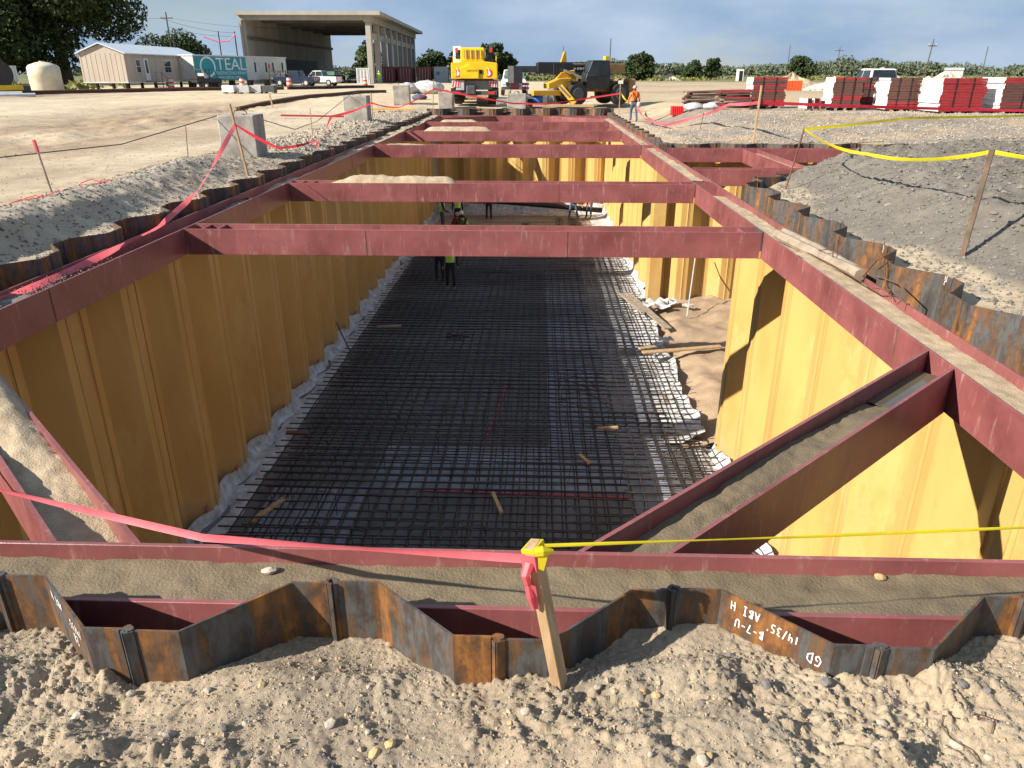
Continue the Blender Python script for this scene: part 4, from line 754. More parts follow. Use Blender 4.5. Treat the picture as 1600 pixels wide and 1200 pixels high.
# ------------------------------------------------------------------ vehicles and machines
def wheel(parent, x, y, z, r_, wd, rim='light_grey'):
    w_ = MB(); w_.tube([(x, y - wd / 2, z), (x, y - wd / 2 + wd * .12, z), (x, y + wd / 2 - wd * .12, z), (x, y + wd / 2, z)], [r_ * .9, r_, r_, r_ * .9], 20); o = w_.build('wheel', 'rubber', parent)
    for s_ in (-1, 1): MB().cyl((x, y + s_ * (wd / 2 + .004), z), r_ * .58, .02 * s_, 'y', 16, r2=r_ * .5).build('rim', rim, o)
def pickup(label, loc, rz, paint):
    t_ = thing('pickup_truck', label, 'pickup truck', loc, rz)                     # +x forward
    MB().prism([(-2.9, .55), (-2.9, 1.15), (-.85, 1.18), (1.0, 1.18), (2.55, 1.12), (2.85, .98), (2.9, .55), (2.5, .42), (-2.6, .42)], -.97, .97).build('body', paint, t_, bevel=.05)
    MB().add([(-.95, -.9, 1.17), (1.15, -.9, 1.17), (.45, -.74, 1.88), (-.75, -.74, 1.88), (-.95, .9, 1.17), (1.15, .9, 1.17), (.45, .74, 1.88), (-.75, .74, 1.88)], [(0, 1, 2, 3), (7, 6, 5, 4), (0, 4, 5, 1), (1, 5, 6, 2), (2, 6, 7, 3), (3, 7, 4, 0)]).build('cab', paint, t_, bevel=.04)
    MB().add([(1.12, -.8, 1.24), (1.12, .8, 1.24), (.52, .66, 1.82), (.52, -.66, 1.82)], [(0, 1, 2, 3)]).build('windscreen', 'glass_green', t_).location = (.03, 0, .01)
    MB().add([(-.94, -.78, 1.24), (-.94, .78, 1.24), (-.78, .66, 1.8), (-.78, -.66, 1.8)], [(0, 1, 2, 3)]).build('rear_window', 'glass', t_).location = (-.03, 0, .01)
    for s_ in (-1, 1):
        for x0, x1, a0, a1 in ((-.85, .05, -.72, .02), (.12, 1.0, .1, .45)):
            MB().add([(x0, s_ * .91, 1.24), (x1, s_ * .91, 1.24), (a1, s_ * .785, 1.8), (a0, s_ * .785, 1.8)], [(0, 1, 2, 3)]).build('side_window', 'glass', t_)
        boxp('headlight', 'white_paint', t_, 2.8, 2.93, s_ * .78 - .17, s_ * .78 + .17, .82, 1.0); boxp('tail_light', 'red_plain', t_, -2.93, -2.88, s_ * .86 - .09, s_ * .86 + .09, .75, 1.1)
        boxp('mirror', 'black_paint', t_, .85, 1.0, s_ * 1.08 - .12, s_ * 1.08 + .12, 1.25, 1.45)
        wheel(t_, 1.85, s_ * .86, .41, .41, .28); wheel(t_, -1.75, s_ * .86, .41, .41, .28)
    boxp('grille', 'black_paint', t_, 2.86, 2.95, -.58, .58, .68, 1.0); boxp('bumper', 'chrome', t_, 2.85, 3.05, -.95, .95, .45, .66)
    boxp('bed_liner', 'black_paint', t_, -2.8, -1.0, -.85, .85, 1.165, 1.19)
    return t_
pickup('dark blue pickup truck parked in front of the concrete hall', (-31.5, 103.5, .45), R(172), 'blue_truck'); pickup('white pickup truck half hidden behind the dark blue one', (-29.3, 106.5, .45), R(170), 'white_paint')
pickup('white pickup truck facing the camera right of the crane', (-2.0, 65., .45), R(-88), 'white_paint'); pickup('white pickup truck seen behind the board stacks', (20.3, 49., .45), R(97), 'white_paint')
pickup('dark pickup parked inside the hall entrance, leftmost', (-34., 132., .45), R(-100), 'black_paint'); pickup('dark pickup parked deep in the hall shade, rightmost', (-31., 137., .45), R(-95), 'black_paint')
# mobile crane, rear view
gz = .30; t_ = thing('mobile_crane', 'yellow mobile crane seen from behind at the far end of the pit', 'crane', (-3.85, 48.4, gz), R(2))
boxp('carrier', 'grey_paint', t_, -1.3, 1.3, .15, 9., .85, 1.38, bevel=.03)
boxp('rear_bumper', 'dark_grey', t_, -1.35, 1.35, 0, .25, .55, .78); boxp('grey_locker', 'light_grey', t_, -1.12, -.62, -.1, .4, .82, 1.40, bevel=.02); boxp('canvas_bag', 'dark_grey', t_, -.52, .08, -.18, .3, .55, 1.10, bevel=.08); boxp('timber_load', 'wood', t_, -.55, .75, -.1, .2, .40, .56)
for s_ in (-1, 1):
    b_ = boxp('chevron_plate', 'white_paint', t_, s_ * 1.12 - .24, s_ * 1.12 + .24, -.02 - (.1 if s_ < 0 else 0), .14, 1.0, 1.36)
    for k in range(3): MB().add([(s_ * 1.12 - .24 + k * .17, -.025 - (.1 if s_ < 0 else 0), 1.0), (s_ * 1.12 - .15 + k * .17, -.025 - (.1 if s_ < 0 else 0), 1.0), (s_ * 1.12 - .08 + k * .155, -.025 - (.1 if s_ < 0 else 0), 1.36), (s_ * 1.12 - .17 + k * .155, -.025 - (.1 if s_ < 0 else 0), 1.36)], [(0, 1, 2, 3)]).build('red_stripe', 'red_plain', b_)
    boxp('tail_light', 'red_plain', t_, s_ * 1.02 - .2, s_ * 1.02 + .2, -.03, .05, .60, .74)
    for yy in (.95, 2.7, 6.2, 7.9): wheel_r = .62; w_ = MB(); x = s_ * 1.05; w_.tube([(x - .25, yy, .62), (x - .2, yy, .62), (x + .2, yy, .62), (x + .25, yy, .62)], [.55, .62, .62, .55], 20); w_.build('wheel', 'rubber', t_)
    boxp('mirror_lamp', 'red_plain', t_, s_ * 1.0 - .07 - .12 * (s_ < 0), s_ * 1.0 + .07 - .12 * (s_ < 0), 1.2, 1.4, 2.95, 3.2)
MB().prism([(-1.38, 1.46), (1.38, 1.46), (1.38, 2.35), (.75, 2.42), (-.75, 2.42), (-1.38, 2.35)], -.25, 1.6).build('counterweight', 'crane_yellow', t_, bevel=.03)
MB().prism([(-.82, 1.55), (-.62, 1.48), (.28, 1.48), (.28, 2.0), (-.25, 2.28), (-.82, 2.05)], -.38, -.25).build('centre_weight', 'crane_yellow', t_, bevel=.02)
boxp('dark_panel', 'black_paint', t_, .32, .5, -.29, -.24, 1.75, 1.98); boxp('slew_ring', 'black_paint', t_, -1.1, 1.1, .2, 3.5, 1.38, 1.46)
b_ = MB().box(-.82, .62, .3, 2., 2.42, 3.2); b_.build('winch_housing', 'crane_yellow', t_, bevel=.06)
for s_ in (-1, 1):
    MB().cyl((s_ * .35, .0, 1.4), .02, .1, 'z', 6).build('hitch_pin', 'dark_grey', t_); MB().bar((s_ * 1.28, .1, .4), (s_ * 1.28, .1, .95), .35, .03, up=(0, 1, 0)).build('mud_flap', 'rubber', t_); MB().tube([(s_ * 1.3, .6, 2.4), (s_ * 1.3, .6, 2.75), (s_ * 1.3, 2.4, 2.75), (s_ * 1.3, 2.4, 2.4)], .02, 6).build('handrail', 'crane_yellow', t_)
for k in range(3): MB().tube([(.5 + k * .08, .32, 2.5), (.7 + k * .08, .2, 2.75), (.95, .8, 2.7)], .018, 5).build('hose', 'rubber', t_)
boxp('winch_grille', 'cat_tan', t_, -.6, .45, .26, .31, 2.62, 3.05)
for k in range(4): boxp('grille_bar', 'crane_yellow', t_, -.55 + k * .3, -.47 + k * .3, .23, .27, 2.6, 3.08)
boxp('boom', 'crane_yellow', t_, -.35, .35, 2., 12., 2.5, 3.25, bevel=.04); boxp('cab', 'white_paint', t_, -1.35, -.83, 1.5, 3.2, 2.2, 3.3, bevel=.04); boxp('cab_window', 'glass', t_, -1.2, -.9, 1.47, 1.52, 2.6, 3.1)
MB().cyl((.85, .8, 2.5), .24, .5, 'y', 14).build('winch_drum', 'dark_grey', t_); MB().bar((.9, 1.4, 2.5), (.98, 1.4, 3.4), .12, .2).build('jib_mount', 'dark_grey', t_)
for s_ in (-.97, .9):
    lg = MB(); q = []
    for k in range(13): a = -math.pi / 2 + math.pi * k / 12; q.append((s_ + .20 * math.cos(a), 1.78 + .22 * math.sin(a)))
    q += [(s_ - .16, 2.0), (s_ - .1, 1.86), (s_ - .1, 1.66), (s_ - .16, 1.56)]; lg.prism(q, -.262, -.252); e = lg.build('emblem', 'red_plain', t_)
    w2 = MB(); w2.prism([(s_ - .08, 1.62), (s_ + .05, 1.66), (s_ + .1, 1.78), (s_ + .03, 1.90), (s_ - .06, 2.05), (s_ - .12, 2.12), (s_ - .05, 1.9)], -.268, -.263); w2.build('emblem_swirl', 'white_paint', e)
def text3(name, body, size, mat, parent, loc, rot, sp=1.):
    cu = bpy.data.curves.new('txt', 'FONT'); cu.body = body; cu.size = size; cu.align_x = 'CENTER'; cu.space_character = sp; cu.extrude = .004; ob = link(bpy.data.objects.new('txt', cu)); bpy.context.view_layer.update()
    me = bpy.data.meshes.new_from_object(ob.evaluated_get(bpy.context.evaluated_depsgraph_get())); bpy.data.objects.remove(ob); me.materials.clear(); me.materials.append(MATS[mat]); o = link(bpy.data.objects.new(name, me)); o.parent = parent; o.location = loc; o.rotation_euler = rot; return o
text3('lettering', 'GROVE', .17, 'black_paint', t_, (-.12, -.386, 1.86), (R(90), 0, 0), 1.3)
b_ = MB().box(1.35, 2.05, -.6, -.1, .03, .38); b_.box(1.5, 1.85, -.7, -.6, .08, .2); o = b_.build('outrigger_pad', 'grey_paint', bevel=.04); o.location = (-3.85, 48.2, gz - .02); tag(o, 'grey outrigger pad on the ground right of the crane', 'outrigger pad')
# telehandler
t_ = thing('telehandler', 'yellow telehandler with its black boom lowered, right of the crane', 'telehandler', (3.2, 49.7, .28), R(203))     # +x forward
boxp('chassis', 'cat_tan', t_, -2.2, 1.9, -.45, .45, .75, 1.35, bevel=.05); boxp('engine_cover', 'cat_tan', t_, -1.9, .6, -1.05, -.45, .8, 1.5, bevel=.06)
cb = MB().prism([(-.75, .95), (.85, .95), (.85, 1.6), (.45, 2.52), (-.7, 2.52), (-.85, 1.7)], .4, 1.15).build('cab', 'black_paint', t_, bevel=.04)
for a in ([(.80, 1.65), (.46, 2.4), (-.62, 2.4), (-.72, 1.65)],): MB().prism(a, 1.152, 1.16).build('side_window', 'glass', cb); MB().box(-.08, .0, 1.155, 1.175, 1.62, 2.42).build('door_pillar', 'black_paint', cb); MB().tube([(-.35, .95, 1.0), (-.35, .95, 1.75), (-.2, .8, 1.95)], [.16, .18, .08], 10).build('seat', 'dark_grey', cb)
MB().add([(.87, .48, 1.62), (.87, 1.08, 1.62), (.49, 1.08, 2.44), (.49, .48, 2.44)], [(0, 1, 2, 3)]).build('windscreen', 'glass', cb)
for x in (1.35, -1.55):
    for s_ in (-1, 1): wheel(t_, x, s_ * .98, .64, .64, .45, 'dark_grey')
bo = boxp('boom', 'cat_tan', t_, -2.4, 1.5, -.38, .0, 1.75, 2.35, bevel=.03); boxp('boom_section', 'black_paint', t_, 1.2, 2.5, -.40, .04, 1.72, 2.36, bevel=.02); boxp('boom_section', 'black_paint', t_, 2.5, 3.5, -.36, .0, 1.78, 2.38, bevel=.02); boxp('boom_section', 'dark_grey', t_, 3.5, 4.7, -.32, -.04, 1.85, 2.2)
boxp('carriage', 'dark_grey', t_, 4.6, 5.2, -.65, .3, 1.25, 2.2, bevel=.02); boxp('decal_panel', 'black_paint', bo, .05, 1.35, .0, .012, 1.85, 2.25)
for k in range(5): boxp('decal_mark', 'white_paint', bo, .2 + k * .2, .33 + k * .2, .012, .016, 2.0, 2.12)
boxp('boom_top', 'black_paint', bo, -2.3, 3.4, -.3, -.08, 2.36, 2.42); MB().prism([(1.5, 1.0), (3.0, .95), (3.0, 1.25), (2.3, 1.5), (1.5, 1.55)], -.3, .5).build('frame_front', 'cat_yellow', t_, bevel=.03)
MB().prism([(.9, 1.3), (2.4, 1.45), (2.0, 1.85), (1.1, 2.0)], -.45, .1).build('hood', 'cat_yellow', t_, bevel=.03); boxp('front_beam', 'cat_yellow', t_, 2.2, 4.0, .2, .55, .55, .85, bevel=.02)
MB().bar((2.4, .9, 1.1), (1.7, 1.5, .12), .25, .3).build('stabilizer', 'cat_yellow', t_, bevel=.02); MB().bar((2.55, .95, 1.15), (2.0, 1.4, .5), .1, .12).build('stabilizer_ram', 'chrome', t_)
for x in (-1.0, -.2, .5): MB().tube([(x, -.42, 1.75), (x + .3, -.55, 1.62), (x + .7, -.42, 1.72)], .03, 6).build('hose', 'rubber', t_)
MB().tube([(.7, .5, 1.5), (1.9, .15, 2.0)], [.09, .07], 10).build('lift_ram', 'chrome', t_); boxp('mudguard', 'black_paint', t_, .85, 1.95, .74, 1.2, 1.30, 1.36); boxp('mudguard', 'black_paint', t_, -2.1, -1.0, .74, 1.2, 1.30, 1.36); boxp('step', 'dark_grey', t_, -.4, .4, .95, 1.2, .45, .52); boxp('counterweight', 'cat_tan', t_, -2.75, -2.2, -.9, .9, .7, 1.5, bevel=.08); MB().prism([(1.55, 2.36), (1.95, 2.36), (1.72, 3.0), (1.62, 3.0)], -.3, -.12).build('boom_bracket', 'cat_yellow', t_); MB().bar((1.0, 1.2, 1.9), (1.1, 1.35, 2.1), .05, .22).build('mirror', 'black_paint', t_)
boxp('beacon', 'crane_yellow', t_, -.9, -.6, .5, .8, 2.54, 2.75)
# things standing between the crane and the telehandler
t_ = thing('barrel', 'blue plastic barrel beside the telehandler', 'barrel', (.0, 48.2, Hs(0, 48.2))); MB().tube([(0, 0, 0), (0, 0, .05), (0, 0, .3), (0, 0, .32), (0, 0, .6), (0, 0, .62), (0, 0, .85), (0, 0, .9)], [.27, .29, .29, .3, .29, .3, .29, .26], 18).build('drum_body', 'barrel_blue', t_); MB().cyl((0, 0, .9), .26, .015).build('lid', 'white_dirty', t_)
t_ = thing('panel_stack', 'upright grey formwork panels behind the blue barrel', 'formwork panels', (1.35, 52.5, Hs(1.3, 52.5)), R(5))
for k in range(7): boxp('panel', 'light_grey', t_, -.75 + k * .22, -.57 + k * .22, -.1, .1 + .05 * (k % 2), 0, 1.25 - .12 * (k > 2) - .03 * (k % 3), bevel=.01)
t_ = thing('barricade', 'orange and white barricade before the white pickup', 'barricade', (-1.2, 52.5, Hs(-1.2, 52.5)))
for z in (.75, 1.0): boxp('rail', 'pink_tape', t_, -.7, .6, -.02, .02, z, z + .16); boxp('white_stripe', 'white_paint', t_, -.05, .14, -.026, -.021, z, z + .16)
for x in (-.6, .5): MB().bar((x, -.25, 0), (x, .0, 1.15), .05, .05).build('leg', 'light_grey', t_); MB().bar((x, .25, 0), (x, .0, 1.15), .05, .05).build('leg', 'light_grey', t_)
t_ = thing('tool_rack', 'dark steel rack with uprights beside the blue barrel', 'rack', (-.95, 48.6, Hs(-.9, 48.6)))
boxp('shelf', 'wood_grey', t_, -.9, .9, -.35, .35, .75, .82); boxp('base', 'wood', t_, -.9, .9, -.35, .35, .02, .14)
for x in (-.8, -.25, .25, .8): boxp('upright', 'dark_grey', t_, x - .03, x + .03, -.33, -.27, 0, 1.05)
for x in (-.55, 0., .5): boxp('motor', 'black_paint', t_, x - .18, x + .18, -.1, .3, .16, .6, bevel=.05)
plank('long pale timber on the ground before the telehandler', (-.3, 46.9, .33), (3.3, 46.7, .31), .25, .14, 'wood')
# ------------------------------------------------------------------ right: board stacks, debris
def stack(label, x, y, L_, dp, n, cols, rz=0., h=.115):
    t_ = thing('board_stack', label, 'board stack', (x, y, Hs(x, y) - .02), rz, 'stacks of white-ended boards')
    for k in range(3): boxp('bearer', 'wood_grey', t_, .2 + k * (L_ - .5) / 2, .32 + k * (L_ - .5) / 2, 0, dp, 0, .12)
    for k in range(n):
        b_ = MB(); j = random.uniform(-.04, .04); a = (0 + j, L_ + j + random.uniform(-.05, .05), 0 + random.uniform(-.015, .01), dp, .12 + k * h + .006, .12 + (k + 1) * h); b_.box(*a); b_.m = [0, 0, 0, 1, 0, 1]
        b_.build('board_layer', [cols(k), 'board_white'], t_)
    for x_ in (L_ * .3, L_ * .68): MB().box(x_ - .02, x_ + .02, -.03, -.018, .12, .12 + n * h + .01).build('strap', 'black_paint', t_)
    return t_
rb = lambda p: (lambda k: random.choices(['board_red', 'board_brown'], p)[0])
stack('leftmost tall board stack, red at the bottom and brown above', 10.9, 41., 1.7, 1.3, 12, lambda k: 'board_red' if k < 3 else random.choice(['board_brown', 'board_brown', 'board_red']))
stack('second tall board stack from the left, brown sided', 14.2, 38.9, 1.4, 1.3, 12, rb((1, 3))); stack('board stack half hidden between the second and third tall ones', 16.1, 40.9, .9, 1.3, 12, rb((1, 3)))
stack('third tall board stack with a brown and red side', 16.45, 38.0, 1.45, 1.3, 12, lambda k: 'board_red' if k < 3 else 'board_brown'); stack('bright red board stack, second from the right edge', 17.85, 35.9, 2.0, 1.7, 12, rb((5, .3)), .06); stack('brown board stack at the right edge', 20.5, 35.9, 3.2, 1.7, 12, rb((.6, 4)), .06)
for i, (x, n) in enumerate([(12.9, 4), (13.22, 4), (13.54, 3)]): stack(['first low board bundle left of the second stack', 'middle low board bundle left of the second stack', 'low board bundle touching the second stack'][i], x, 38.5, .24, 1.2, n, rb((1, 1)))
def heapboards(label, x, y, n, L_, spread, mat, rz):
    t_ = thing('plank_heap', label, 'plank heap', (x, y, Hs(x, y)), rz)
    for k in range(n):
        r_ = k // 4; MB().bar((-L_ / 2 + random.uniform(-.25, .25), (k % 4) * .22 - .33 + random.uniform(-.04, .04), .05 + r_ * .075), (L_ / 2 + random.uniform(-.1, .1), (k % 4) * .22 - .33 + random.uniform(-.08, .08), .05 + r_ * .075 + random.uniform(-.07, .10)), .2, .06).build('board', random.choice(mat), t_)
heapboards('messy heap of brown boards behind the white bags', 8.9, 43.4, 40, 1.7, .2, ['board_brown', 'wood_grey', 'board_brown'], .1); heapboards('messy heap of brown boards right of the white bags', 9.9, 40.2, 48, 1.5, .2, ['board_brown', 'wood_grey', 'board_red'], -.1)
b_ = thing('red_crate', 'small bright red ribbed crate beside the white bags', 'crate', (7.2, 41.2, Hs(7.2, 41.2))); boxp('body', 'red_plain', b_, -.3, .3, -.25, .25, 0, .45, bevel=.01)
for k in range(6): boxp('rib', 'red_plain', b_, -.27 + k * .1, -.24 + k * .1, -.275, -.25, .02, .43)
def bag(label, x, y, s_, mat='liner', z=None):
    bm = bmesh.new(); bmesh.ops.create_icosphere(bm, subdivisions=3, radius=1); r0 = random.Random(x)
    P = np.array([v.co[:] for v in bm.verts]); d = fbm(P[:, 0] * 2.5 + x, P[:, 1] * 2.5 + P[:, 2] * 2, 3, 5) * .25
    for v, k in zip(bm.verts, d): v.co *= 1 + k; v.co = Vector((v.co.x * s_[0], v.co.y * s_[1], (max(v.co.z, -.7) + .7) * s_[2]))
    for f in bm.faces: f.smooth = True
    me = bpy.data.meshes.new('bag'); bm.to_mesh(me); bm.free(); me.materials.append(MATS[mat]); o = link(bpy.data.objects.new('plastic_bag', me)); o.location = (x, y, (Hs(x, y) if z is None else z) - .01); return tag(o, label, 'bag')
bag('white plastic bag in the debris by the red crate', 8.0, 40.9, (.55, .4, .22)); bag('crumpled white bag under the right board heap', 8.9, 40.3, (.6, .4, .2)); bag('white sack behind the scarred block', -10.9, 66, (.9, .7, .5)); bag('larger white sack right of it behind the scarred block', -9.2, 66.5, (1.3, .8, .6))
def rockpile(label, x, y, rx, ry, h, mat, n=90, rs=.35):
    t_ = thing('rock_pile', label, 'rock pile', (x, y, Hs(x, y) - .1)); b_ = MB(); m_, n_ = 28, 12
    for i in range(n_):
        for k in range(m_):
            u = i / (n_ - 1); a = 2 * math.pi * k / m_; rr_ = 1 + .18 * math.sin(3 * a + x) + .1 * math.sin(7 * a); b_.v.append((rx * u * rr_ * math.cos(a), ry * u * rr_ * math.sin(a), h * (1 - u) ** 1.15 * (1 + .12 * math.sin(5 * a + i)) + random.uniform(-.05, .05) * h))
    b_.f = [(i * m_ + k, i * m_ + (k + 1) % m_, (i + 1) * m_ + (k + 1) % m_, (i + 1) * m_ + k) for i in range(n_ - 1) for k in range(m_)]; b_.m = [0] * len(b_.f); b_.build('heap', mat, t_, smooth=False)
    if n:
        pts = []
        for _ in range(n): u = random.random() ** .6; a = random.random() * 6.28; pts.append((rx * u * math.cos(a), ry * u * math.sin(a), h * (1 - u) ** 1.15))
        g_ = gravel('rocks', 'x', pts, mat, (rs * .4, rs)); g_.parent = t_
        for k in ('label', 'category'): del g_[k]
rockpile('large pale rubble pile left of the far pickup', 37., 88, 4.5, 3, 2.1, 'rock_pale', 140, .5); rockpile('smaller pale rubble pile before the large one', 30.5, 84, 3, 2.2, 1.2, 'rock_pale', 110, .45); rockpile('smooth tan sand pile behind the orange barrier', 29., 93, 3.4, 3, 1.7, 'soil', 0); rockpile('pale boulders heaped right of the far pickup', 37.5, 75, 5.5, 2.5, 1.6, 'rock_pale', 200, .7); rockpile('small white gravel pile on the far field', 29, 180, 3, 3, 1.4, 'rock_pale', 0)
for k in range(9): pass
t_ = thing('barrier', 'orange plastic barrier in front of the sand pile', 'barrier', (25.9, 82., Hs(26, 82)), .1)
for k in range(5): boxp('panel', 'drum_orange', t_, -.8 + k * .34, -.5 + k * .34, -.1, .1, 0, .95, bevel=.02)
t_ = thing('shed', 'small white shed on the far field at right', 'shed', (76., 150, .4), R(-25)); boxp('wall', 'light_grey', t_, -1.5, 1.5, -1.2, 1.2, 0, 2.1); MB().prism([(-1.35, 2.1), (1.35, 2.1), (0, 2.5)], -1.6, 1.6, 'x').build('roof', 'light_grey', t_)
t_ = thing('portable_toilet', 'tiny white cabin with a dark door on the far field', 'cabin', (41, 165, .4)); boxp('shell', 'white_paint', t_, -.6, .6, -.6, .6, 0, 2.3); boxp('door', 'black_paint', t_, -.3, .4, -.63, -.6, .1, 2.0)
# ------------------------------------------------------------------ left: hall, trailers, containers, tanks
GL = .45; t_ = thing('concrete_hall', 'tall open concrete hall with a flat roof and a row of columns', 'hall', (-45.7, 128., GL), R(2.3))
Wd, Ln, Ht = 18.8, 62., 10.2
for k in range(8):
    y0 = k * Ln / 8; boxp('wall_panel', 'concrete_hall', t_, -.9, -.45, y0 + .03, y0 + Ln / 8 - .03, 0, Ht - .3)
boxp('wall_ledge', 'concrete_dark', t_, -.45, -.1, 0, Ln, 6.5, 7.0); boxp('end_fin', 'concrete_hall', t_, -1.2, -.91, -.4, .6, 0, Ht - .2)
boxp('shutter_door', 'dark_grey', t_, -.44, -.38, 17, 46, 0, 3.9)
for k in range(24): boxp('shutter_slat', 'dark_grey', t_, -.38, -.33, 17.2 + k * 1.2, 17.9 + k * 1.2, 0, 3.85)
for k in range(9):
    y0 = k * Ln / 8.2; boxp('column', 'concrete_hall', t_, Wd - .38, Wd + .42, y0 - .2, y0 + 1.4, 0, Ht - 1.25 - .01, bevel=.03)
    if k < 8: boxp('spandrel', 'concrete_hall', t_, Wd - .2, Wd + .25, y0 + 1.5, y0 + Ln / 8.2 - .2, 6.6, 7.5)
boxp('edge_beam', 'concrete_hall', t_, Wd - .6, Wd + .6, -.4, Ln + .5, Ht - 1.25, Ht - .3); boxp('roof_slab', 'concrete_hall', t_, -1.5, Wd + 2.2, -1.2, Ln + 1, Ht - .3, Ht + .25)
boxp('roof_beam', 'concrete_hall', t_, -.9, Wd - .62, -.6, .1, Ht - 1.0, Ht - .3)
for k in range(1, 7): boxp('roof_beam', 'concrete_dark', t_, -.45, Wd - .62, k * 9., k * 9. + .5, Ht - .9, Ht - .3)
t_ = thing('office_trailer', 'beige office trailer with a pale gabled roof', 'trailer', (-44.95, 82., .45), R(0))
boxp('wall', 'siding', t_, -2.35, 2.35, 0, 18., .75, 3.5); MB().prism([(-2.35, 3.5), (2.35, 3.5), (0, 4.3)], .0, 18., 'y').build('gable', 'siding', t_)
MB().add([(-2.6, -.25, 3.42), (0, -.25, 4.4), (2.6, -.25, 3.42), (-2.6, 18.2, 3.42), (0, 18.2, 4.4), (2.6, 18.2, 3.42), (-2.6, -.25, 3.52), (0, -.25, 4.5), (2.6, -.25, 3.52), (-2.6, 18.2, 3.52), (0, 18.2, 4.5), (2.6, 18.2, 3.52)], [(0, 3, 4, 1), (1, 4, 5, 2), (6, 7, 10, 9), (7, 8, 11, 10), (0, 1, 7, 6), (1, 2, 8, 7), (3, 9, 10, 4), (4, 10, 11, 5), (0, 6, 9, 3), (2, 5, 11, 8)]).build('roof', 'roof_white', t_)
for k in range(9): boxp('panel_joint', 'siding', t_, -2.2 + k * .52, -2.17 + k * .52, -.02, 0, .78, 3.5)
for k in range(15): boxp('panel_joint', 'siding', t_, 2.35, 2.37, .6 + k * 1.2, .63 + k * 1.2, .78, 3.45)
boxp('skirt_trim', 'white_dirty', t_, -2.4, 2.4, -.05, 18.05, .65, .75)
for y0, y1 in ((2.2, 3.0), (8.6, 9.3), (9.4, 10.1), (16.3, 16.9)):
    wn_ = boxp('window', 'white_paint', t_, 2.36, 2.42, y0 - .08, y1 + .08, 1.6, 2.95); boxp('pane', 'glass', wn_, 2.42, 2.44, y0, y1, 2.3, 2.88); boxp('pane', 'glass', wn_, 2.42, 2.44, y0, y1, 1.67, 2.24)
for y0 in (3.9, 14.6): dr_ = boxp('door', 'white_paint', t_, 2.36, 2.43, y0, y0 + .95, .85, 3.05); boxp('pane', 'glass', dr_, 2.43, 2.45, y0 + .25, y0 + .7, 1.6, 2.9)
for k in range(6):
    for s_ in (-1.6, 1.6): boxp('support', 'dark_grey', t_, s_ - .12, s_ + .12, 1 + k * 3.2, 1.25 + k * 3.2, 0, .65)
st = boxp('stair_landing', 'wood_grey', t_, 2.45, 3.6, 3.7, 5.2, .72, .8)
for k in range(4): boxp('stair_step', 'wood_grey', t_, 2.5, 3.6, 5.2 + k * .3, 5.5 + k * .3, .52 - k * .15, .58 - k * .15)
for y0, z0 in ((3.75, 1.7), (5.15, 1.7), (6.3, 1.1)): boxp('rail_post', 'wood_grey', t_, 3.5, 3.56, y0, y0 + .06, 0, z0)
MB().bar((3.53, 3.75, 1.7), (3.53, 5.2, 1.7), .06, .06).build('handrail', 'wood_grey', t_); MB().bar((3.53, 5.2, 1.7), (3.53, 6.35, 1.1), .06, .06).build('handrail', 'wood_grey', t_)
t_ = thing('banner_trailer', 'long white site trailer with a teal company banner', 'trailer', (-39.9, 96.3, .45), R(-16))
boxp('wall', 'white_dirty', t_, -3., 0, -2.5, 16.5, .75, 3.5); boxp('roof', 'roof_white', t_, -3.1, .1, -2.6, 16.6, 3.5, 3.62); bn = boxp('banner', 'teal', t_, .02, .05, -2.3, 7.4, .80, 3.45)
text3('lettering', 'TEAL', 1.75, 'white_paint', bn, (.06, 4.4, 1.95), (R(90), 0, R(90)), .95).scale = (1.55, 1.15, 1); text3('lettering', 'CONSTRUCTION', .52, 'white_paint', bn, (.06, 2.9, 1.42), (R(90), 0, R(90))); text3('lettering', 'COMPANY', .52, 'white_paint', bn, (.06, 6.05, 1.42), (R(90), 0, R(90))); text3('lettering', 'www.tealcon.com', .60, 'white_paint', bn, (.06, 3.7, .95), (R(90), 0, R(90)))
b_ = MB(); q = [2 * math.pi * k / 40 for k in range(40)]
b_.add([(.062, -.1 + r_ * math.cos(a), 2.3 + r_ * .82 * math.sin(a)) for r_ in (1.15, 1.42) for a in q], [(k, (k + 1) % 40, 40 + (k + 1) % 40, 40 + k) for k in range(40)]); b_.build('ring_logo', 'white_paint', bn)
for y0 in (9.2, 11.6, 13.2, 15.4): boxp('window', 'glass', t_, .01, .05, y0, y0 + .28, 1.7, 2.9)
boxp('pink_sign', 'drum_orange', t_, .02, .06, 12.3, 12.6, 2.1, 2.7); boxp('deck', 'wood', t_, .1, 1.6, 10, 15.2, .75, .85); boxp('top_rail', 'wood', t_, 1.5, 1.6, 10, 15.2, 1.8, 1.9); boxp('mid_rail', 'wood', t_, 1.5, 1.6, 10, 15.2, 1.3, 1.38); MB().bar((1.55, 10.2, .85), (1.55, 12.4, 1.8), .08, .08).build('brace_rail', 'wood', t_)
for k in range(5): boxp('deck_post', 'wood', t_, 1.5, 1.6, 10 + k * 1.27, 10.1 + k * 1.27, 0, 1.8)
for k in range(5): boxp('support', 'dark_grey', t_, -1.9, -1.2, -1.6 + k * 3.8, -1.2 + k * 3.8, 0, .75)
